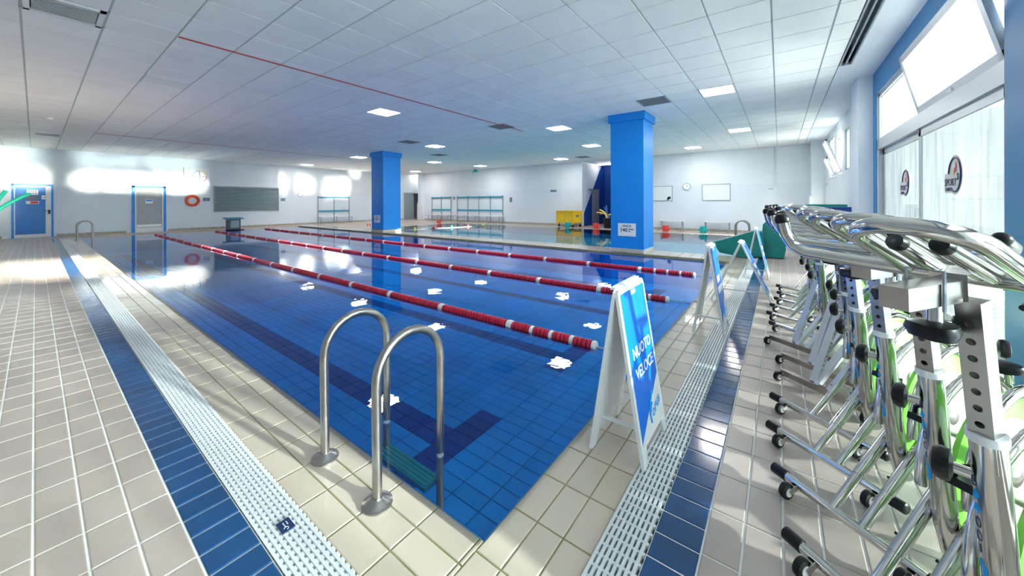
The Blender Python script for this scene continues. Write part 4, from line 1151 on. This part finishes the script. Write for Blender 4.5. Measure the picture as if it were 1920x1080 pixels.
for k in range(36): 
    a = R(k * 10); tk.obox((0.033, 0.33 * math.cos(a), 0.33 * math.sin(a)), (0.033, 0.36 * math.cos(a), 0.36 * math.sin(a)), 0.008, 0.006, (1, 0, 0))
tk.build('tick_marks', M['plaque'], pc)
def wall_clock(loc, face, lab, rim='grey_metal'):
    t = empty('wall_clock', loc, 0 if face == 'x' else R(-90), lab, 'clock')
    MB().lathe([(0.17, 0), (0.17, 0.03), (0.15, 0.036)], (0, 0, 0), (1, 0, 0), 28).build('rim', M[rim], t, True)
    MB().lathe([(0.148, 0.03), (0.146, 0.038)], (0, 0, 0), (1, 0, 0), 28).build('dial', M['white'], t)
    MB().obox((0.042, 0, -0.01), (0.042, 0, 0.1), 0.008, 0.004, (1, 0, 0)).build('hand', M['black'], t)
    MB().obox((0.042, -0.01, 0), (0.042, 0.075, 0.02), 0.01, 0.004, (1, 0, 0)).build('hand', M['black'], t)
wall_clock((XL, 8.92, 1.92), 'x', 'round wall clock on the wall with the shutter')
wall_clock((-2.54, YB - 0.005, 2.06), 'y', 'round grey-rimmed wall clock between the two whiteboards')
# slatted changing benches with coat rails
def bench_rack(loc, rz, lengths, lab):
    """runs along local x from 0, wall behind at local y=0, seat towards -y"""
    t = empty('coat_rail_bench', loc, rz, lab, 'bench')
    L_ = sum(lengths)
    xs = [0]
    for l_ in lengths: xs.append(xs[-1] + l_)
    for x in xs:
        MB().box(x - 0.02, x + 0.02, -0.06, -0.02, 0, 1.82).build('upright', M['grey_metal'], t)
        MB().box(x - 0.018, x + 0.018, -0.42, -0.02, 0.40, 0.43).build('seat_bracket', M['grey_metal'], t)
        MB().box(x - 0.018, x + 0.018, -0.42, -0.385, 0, 0.42).build('leg', M['grey_metal'], t)
    for z in (1.72, 0.82): 
        rb = MB().box(0, L_, -0.085, -0.06, z - 0.05, z + 0.05).build('coat_rail', M['teal_rail'], t)
        if z > 1:
            hk = MB()
            for k in range(int(L_ / 0.25)): hk.tube([(0.12 + k * 0.25, -0.085, z), (0.12 + k * 0.25, -0.13, z - 0.01), (0.12 + k * 0.25, -0.14, z + 0.03)], 0.006, 5)
            hk.build('hooks', M['grey_metal'], rb)
    for k in range(3): MB().box(-0.02, L_ + 0.15, -0.42 + k * 0.12, -0.33 + k * 0.12, 0.43, 0.455).build('seat_slat', M['white_metal'], t)
bench_rack((XL, 10.0, 0), R(90), (1.05, 1.05), 'bench with blue coat rails on the wall with the shutter')
bt = [o for o in C.objects if o.name.startswith('coat_rail_bench')][-1]
bt.scale = (1, 1, 1); bt.location = (XL, 10.0, 0); bt.rotation_euler = (0, 0, R(90))
bench_rack((-20.5, YB, 0), 0, (1.05, 1.05), 'short bench with two-bay blue coat rails on the back wall')
bench_rack((-17.75, YB, 0), 0, (1.05, 1.05, 1.05, 1.05), 'long bench with four-bay blue coat rails on the back wall')
def low_bench(x0, x1, lab):
    t = empty('low_bench', (x0, YB - 0.45, 0), 0, lab, 'bench', 'low metal benches below the whiteboards')
    L_ = x1 - x0
    for k in range(3): MB().box(0, L_, k * 0.11, 0.09 + k * 0.11, 0.44, 0.465).build('seat_slat', M['white_metal'], t)
    for x in (0.06, L_ - 0.06):
        for y_ in (0.03, 0.28): MB().box(x - 0.018, x + 0.018, y_ - 0.018, y_ + 0.018, 0.0, 0.44).build('leg', M['grey_metal'], t)
        MB().box(x - 0.018, x + 0.018, 0.03, 0.28, 0.40, 0.44).build('bracket', M['grey_metal'], t)
low_bench(-3.66, -2.61, 'low slatted bench below the whiteboard with a magnet picture')
low_bench(-1.78, -0.74, 'low slatted bench below the blank whiteboard')
def whiteboard(x0, x1, z0, z1, lab):
    t = empty('whiteboard', ((x0 + x1) / 2, YB, (z0 + z1) / 2), 0, lab, 'whiteboard')
    w_, h_ = (x1 - x0) / 2, (z1 - z0) / 2
    MB().box(-w_, w_, -0.012, 0, -h_, h_).build('board', M['whiteboard'], t)
    f = MB(); f.box(-w_, w_, -0.02, 0, h_ - 0.025, h_); f.box(-w_, w_, -0.03, 0, -h_, -h_ + 0.03); f.box(-w_, -w_ + 0.025, -0.02, 0, -h_, h_); f.box(w_ - 0.025, w_, -0.02, 0, -h_, h_)
    f.build('frame', M['grey_metal'], t)
    return t
wbd = whiteboard(-4.45, -3.17, 1.39, 2.12, 'whiteboard with a dark magnet picture next to the blue pillar')
mg = MB()
for k in range(6): mg.lathe([(0.05, 0), (0.05, 0.006)], (0.48 + 0.05 * math.cos(k), -0.012, -0.24 + 0.05 * math.sin(k * 1.7)), (0, -1, 0), 10)
mg.build('magnet_picture', M['plaque'], wbd)
MB().box(-0.62, -0.45, -0.06, -0.012, -0.2, 0.0).build('blue_holder', M['print_blue'], wbd)
whiteboard(-1.9, -0.78, 1.39, 2.14, 'blank whiteboard on the back wall nearer the windows')
cp = empty('wall_conduit', (0.8, YB, 0), 0, 'thin grey conduit pipe running down the back wall', 'pipe')
MB().tube([(0, -0.02, H), (0, -0.02, 1.9), (-0.02, -0.02, 1.87), (-0.22, -0.02, 1.87)], 0.014, 8).build('pipe', M['alu'], cp, True)
MB().box(-0.05, 0.05, -0.05, 0, 1.84, 1.93).build('junction_box', M['white_metal'], cp)
plaque(-18.1, YB, 1.68, 0.22, 0.2, 'y', 'small dark plaque between the two coat rail benches')
plaque(-12.9, YB, 1.52, 0.2, 0.3, 'y', 'small dark plaque right of the long coat rail bench')
plaque(-9.75, YB, 2.02, 0.4, 0.12, 'y', 'dark narrow plaque high above the yellow trolley')
plaque(-5.95, YB, 1.58, 0.3, 0.26, 'y', 'dark plaque beside the stair niche')

# lights of the recesses
for (x, y_, rz, lab) in ((-22.9, YB + 0.75, R(90), 'lit tube lamp on the corridor ceiling past the pillar'), (-7.2, YB + 1.9, 0, 'lit tube lamp on the ceiling of the blue stair niche')):
    t = empty('tube_lamp', (x, y_, H), rz, lab, 'lamp')
    MB().box(-0.6, 0.6, -0.05, 0.05, -0.04, 0).build('housing', M['white_metal'], t)
    MB().tube([(-0.58, 0, -0.055), (0.58, 0, -0.055)], 0.022, 10).build('tube', M['light_on'], t, True)

# ------------------------------------------------------------------ starting block
sb = empty('starting_block', (-21.25, 4.95, 0), 0, 'dark teal starting block with overhanging platform at the pool end', 'starting block')
MB().box(-0.22, 0.22, -0.25, 0.25, 0, 0.58).build('body', M['block'], sb)
MB().box(0.22, 0.232, -0.17, 0.19, 0.12, 0.50).build('front_panel', M['grey_metal'], sb)
MB().prism([(-0.3, 0.64), (-0.3, 0.58), (0.36, 0.555), (0.36, 0.60)], (0, 0.36, 0), (1, 0, 0), (0, 0, 1), 0.72).build('platform', M['block_top'], sb)
MB().tube([(0.26, -0.38, 0.02), (0.26, 0.38, 0.02)], 0.018, 8).build('grip_bar', M['black'], sb, True)

# ------------------------------------------------------------------ back deck things
ct = empty('storage_trolley', (-8.35, 16.62, 0), R(-14), 'yellow plastic box trolley on black castors by the back wall', 'trolley')
body = MB(); body.box(-0.58, 0.58, -0.38, 0.38, 0.22, 0.25)
for (x0, x1, y0, y1) in ((-0.58, 0.58, -0.38, -0.35), (-0.58, 0.58, 0.35, 0.38), (-0.58, -0.55, -0.38, 0.38), (0.55, 0.58, -0.38, 0.38)): body.box(x0, x1, y0, y1, 0.22, 0.86)
body.build('box_body', M['yellow'], ct)
rim = MB()
for (x0, x1, y0, y1) in ((-0.62, 0.62, -0.42, -0.36), (-0.62, 0.62, 0.36, 0.42), (-0.62, -0.56, -0.42, 0.42), (0.56, 0.62, -0.42, 0.42)): rim.box(x0, x1, y0, y1, 0.82, 0.88)
rim.build('rim', M['yellow'], ct)
for x in (-0.585, 0.585, 0.0): MB().box(x - 0.03, x + 0.03, -0.40, -0.36, 0.15, 0.84).build('rib', M['yellow'], ct)
MB().box(0.58, 0.586, -0.12, 0.12, 0.55, 0.66).build('label_plate', M['plaque'], ct)
for sx in (-0.5, 0.5):
    for sy in (-0.3, 0.3):
        MB().lathe([(0.06, -0.02), (0.075, -0.015), (0.075, 0.015), (0.06, 0.02)], (sx, sy, 0.078), (0, 1, 0), 16).build('castor', M['black'], ct, True)
        MB().box(sx - 0.02, sx + 0.02, sy - 0.03, sy + 0.03, 0.12, 0.23).build('castor_fork', M['grey_metal'], ct)
def basket(x, y_, lab, cols, z0=0.0):
    t = empty('noodle_basket', (x, y_, z0), 0, lab, 'basket')
    MB().lathe([(0.24, 0), (0.28, 0.5), (0.30, 0.52), (0.27, 0.52), (0.23, 0.04)], n=20).build('tub', M['black'], t, True)
    return t
b1 = basket(-6.15, 16.75, 'black tub of foam noodles standing in front of the stair niche', None)
b2 = basket(-5.5, 16.7, 'black tub of foam noodles half hidden by the near blue pillar', None)
def noodle(p0, rim, tip, m_, lab, grp, r=0.034):
    """stands in a tub from p0 up to its rim, then droops over to the tip"""
    p0, rim, tip = Vector(p0), Vector(rim), Vector(tip)
    d = (rim - p0).normalized(); c = rim + d * (tip - rim).length * 0.45
    pts = [p0, p0.lerp(rim, 0.5)] + [rim * (1 - q) ** 2 + c * (2 * q * (1 - q)) + tip * q * q for q in [k / 7 for k in range(8)]]
    o = MB().tube([p - p0 for p in pts], r, 10).build('foam_noodle', M[m_], smooth=True, loc=p0)
    setp(o, lab, 'foam noodle', grp)
NAMES = {'noodle_y': 'yellow foam noodle', 'noodle_o': 'peach foam noodle', 'noodle_b': 'blue foam noodle'}
for k, (dx, dz, m_) in enumerate(((-0.58, 0.80, 'noodle_o'), (-0.45, 0.95, 'noodle_y'), (-0.12, 1.18, 'noodle_b'), (-0.28, 1.08, 'noodle_b'), (-0.52, 0.72, 'noodle_o'))):
    yy = 16.75 + (k - 2) * 0.078
    noodle((-6.12, yy, 0.06), (-6.21, yy, 0.60), (-6.15 + dx, yy, dz), m_, NAMES[m_] + ' leaning out of the tub before the stair niche', 'noodles in the tub before the niche')
for k, (dx, dz, m_) in enumerate(((-0.5, 0.70, 'noodle_y'), (-0.38, 0.62, 'noodle_y'), (-0.2, 1.15, 'noodle_o'), (0.0, 1.05, 'noodle_y'), (-0.5, 0.95, 'noodle_o'))):
    yy = 16.7 + (k - 2) * 0.078
    noodle((-5.47, yy, 0.06), (-5.55, yy, 0.60), (-5.55 + dx, yy, dz), m_, NAMES[m_] + ' leaning out of the tub beside the near pillar', 'noodles in the tub by the pillar')
# foam dumbbells on the far pool edge
def dumbbell(x, y_, m_, lab, s=1.0):
    t = empty('foam_dumbbell', (x, y_, 0), R(70), lab, 'dumbbell')
    for k in (-1, 1):
        n = 24; pr_ = []
        poly = [((0.13 + 0.03 * math.cos(6 * 2 * math.pi * q / n)) * s * math.cos(2 * math.pi * q / n), (0.13 + 0.03 * math.cos(6 * 2 * math.pi * q / n)) * s * math.sin(2 * math.pi * q / n)) for q in range(n)]
        MB().prism(poly, (k * 0.07 - 0.04, 0, 0.155 * s), (0, 1, 0), (0, 0, 1), 0.08 * s).build('foam_weight', M[m_], t)
    MB().tube([(-0.09, 0, 0.155 * s), (0.13, 0, 0.155 * s)], 0.02, 8).build('grip', M['white'], t, True)
dumbbell(-8.0, 15.8, 'teal_foam', 'teal lobed foam dumbbell in front of the yellow trolley')
dumbbell(-6.44, 15.85, 'noodle_r', 'red lobed foam dumbbell between the trolley and the near pillar')
dumbbell(-3.15, 15.9, 'noodle_r', 'red lobed foam dumbbell before the bench under the marked whiteboard')
dumbbell(-1.67, 16.1, 'teal_foam', 'teal lobed foam dumbbell before the bench under the blank whiteboard')
dumbbell(-16.7, 14.6, 'noodle_r', 'red lobed foam dumbbell by the corner of the shallow pool', 0.8)
dumbbell(-18.2, 10.6, 'noodle_r', 'small red foam dumbbell on the deck left of the far pillar', 0.5)
# teal kite hung from ceiling
kt = MB(); kt.prism([(-0.25, 0), (0.25, 0), (0, 0.2)], (0, 0, 0), (1, 0, 0), (0, 0, 1), 0.1)
setp(kt.build('hanging_pennant', M['teal_foam'], loc=(-15.5, 16.8, H - 0.22)), 'small teal pennant hanging under the ceiling above the benches', 'pennant')

# ------------------------------------------------------------------ green chute at the window-side deck
gc = empty('plastic_chute', (0.35, 9.4, 0.022), 0, 'dark green plastic pool chute standing on the deck behind the floor signs', 'chute')
MB().prism([(-0.75, 0.30), (-0.6, 0.06), (-0.1, -0.02), (0.3, 0.05), (0.3, 0.60), (0.1, 0.62)], (0, 0.25, 0), (1, 0, 0), (0, 0, 1), 0.5).build('chute_wing', M['teal_plastic'], gc)
MB().prism([(0.22, 0.0), (0.68, 0.0), (0.72, 0.2), (0.68, 0.78), (0.62, 0.84), (0.34, 0.84), (0.28, 0.78)], (0, 0.55, 0), (1, 0, 0), (0, 0, 1), 0.6).build('upright_body', M['teal_plastic'], gc)
MB().box(0.05, 0.3, -0.2, 0.2, 0.0, 0.28).build('step_block', M['teal_plastic'], gc)

# ------------------------------------------------------------------ mats on a shelf by the small windows
sf_ = empty('mat_shelf', (1.75, 9.9, 0), 0, 'sky blue low shelf carrying foam mats along the window wall', 'shelf')
MB().box(-0.25, 0.5, -0.75, 1.4, 0.86, 0.92).build('top_board', M['shelf_blue'], sf_)
for y_ in (-0.7, 1.35):
    for x in (-0.2, 0.45): MB().box(x - 0.025, x + 0.025, y_ - 0.025, y_ + 0.025, 0, 0.86).build('leg', M['grey_metal'], sf_)
def mat_(name, x0, x1, y0, y1, z0, z1, m_, lab):
    o = MB().box(x0, x1, y0, y1, z0, z1).build(name, M[m_])
    setp(o, lab, 'foam mat')
    return o
mat_('foam_mat', 1.55, 2.2, 9.2, 10.6, 0.92, 0.99, 'noodle_y', 'yellow foam mat lying lowest on the sky blue shelf')
nb = mat_('foam_mat', 1.58, 2.18, 9.25, 10.6, 0.99, 1.22, 'mat_blue', 'thick navy ribbed foam mat on the sky blue shelf')
for k in range(14): MB().box(1.56, 1.58, 9.27 + k * 0.095, 9.33 + k * 0.095, 1.0, 1.21).build('rib', M['mat_blue'], nb)
mat_('foam_mat', 1.5, 2.2, 10.1, 11.3, 1.222, 1.27, 'mat_green', 'green foam mat topmost on the sky blue shelf')

# ------------------------------------------------------------------ noodles at the far left edge
tb = empty('noodle_tub', (-14.0, -1.98, 0), 0, 'bright blue tub of foam noodles on the deck near the blue door', 'tub')
MB().lathe([(0.24, 0), (0.30, 0.62), (0.33, 0.66), (0.28, 0.66), (0.24, 0.05)], n=24).build('tub_body', M['blue_paint'], tb, True)
for k, (tip, m_, lab) in enumerate((((-1.15, 1.62), 'noodle_g', 'long green foam noodle leaning out across the blue door'), ((-1.50, 1.68), 'noodle_g', 'shorter green foam noodle in the blue tub'), ((-1.72, 1.75), 'noodle_r', 'red foam noodle standing in the blue tub'))):
    xx = -14.1 + 0.1 * k
    noodle((xx, -2.03, 0.06), (xx, -1.86, 0.74), (xx, *tip), m_, lab, 'noodles in the blue tub', 0.04)
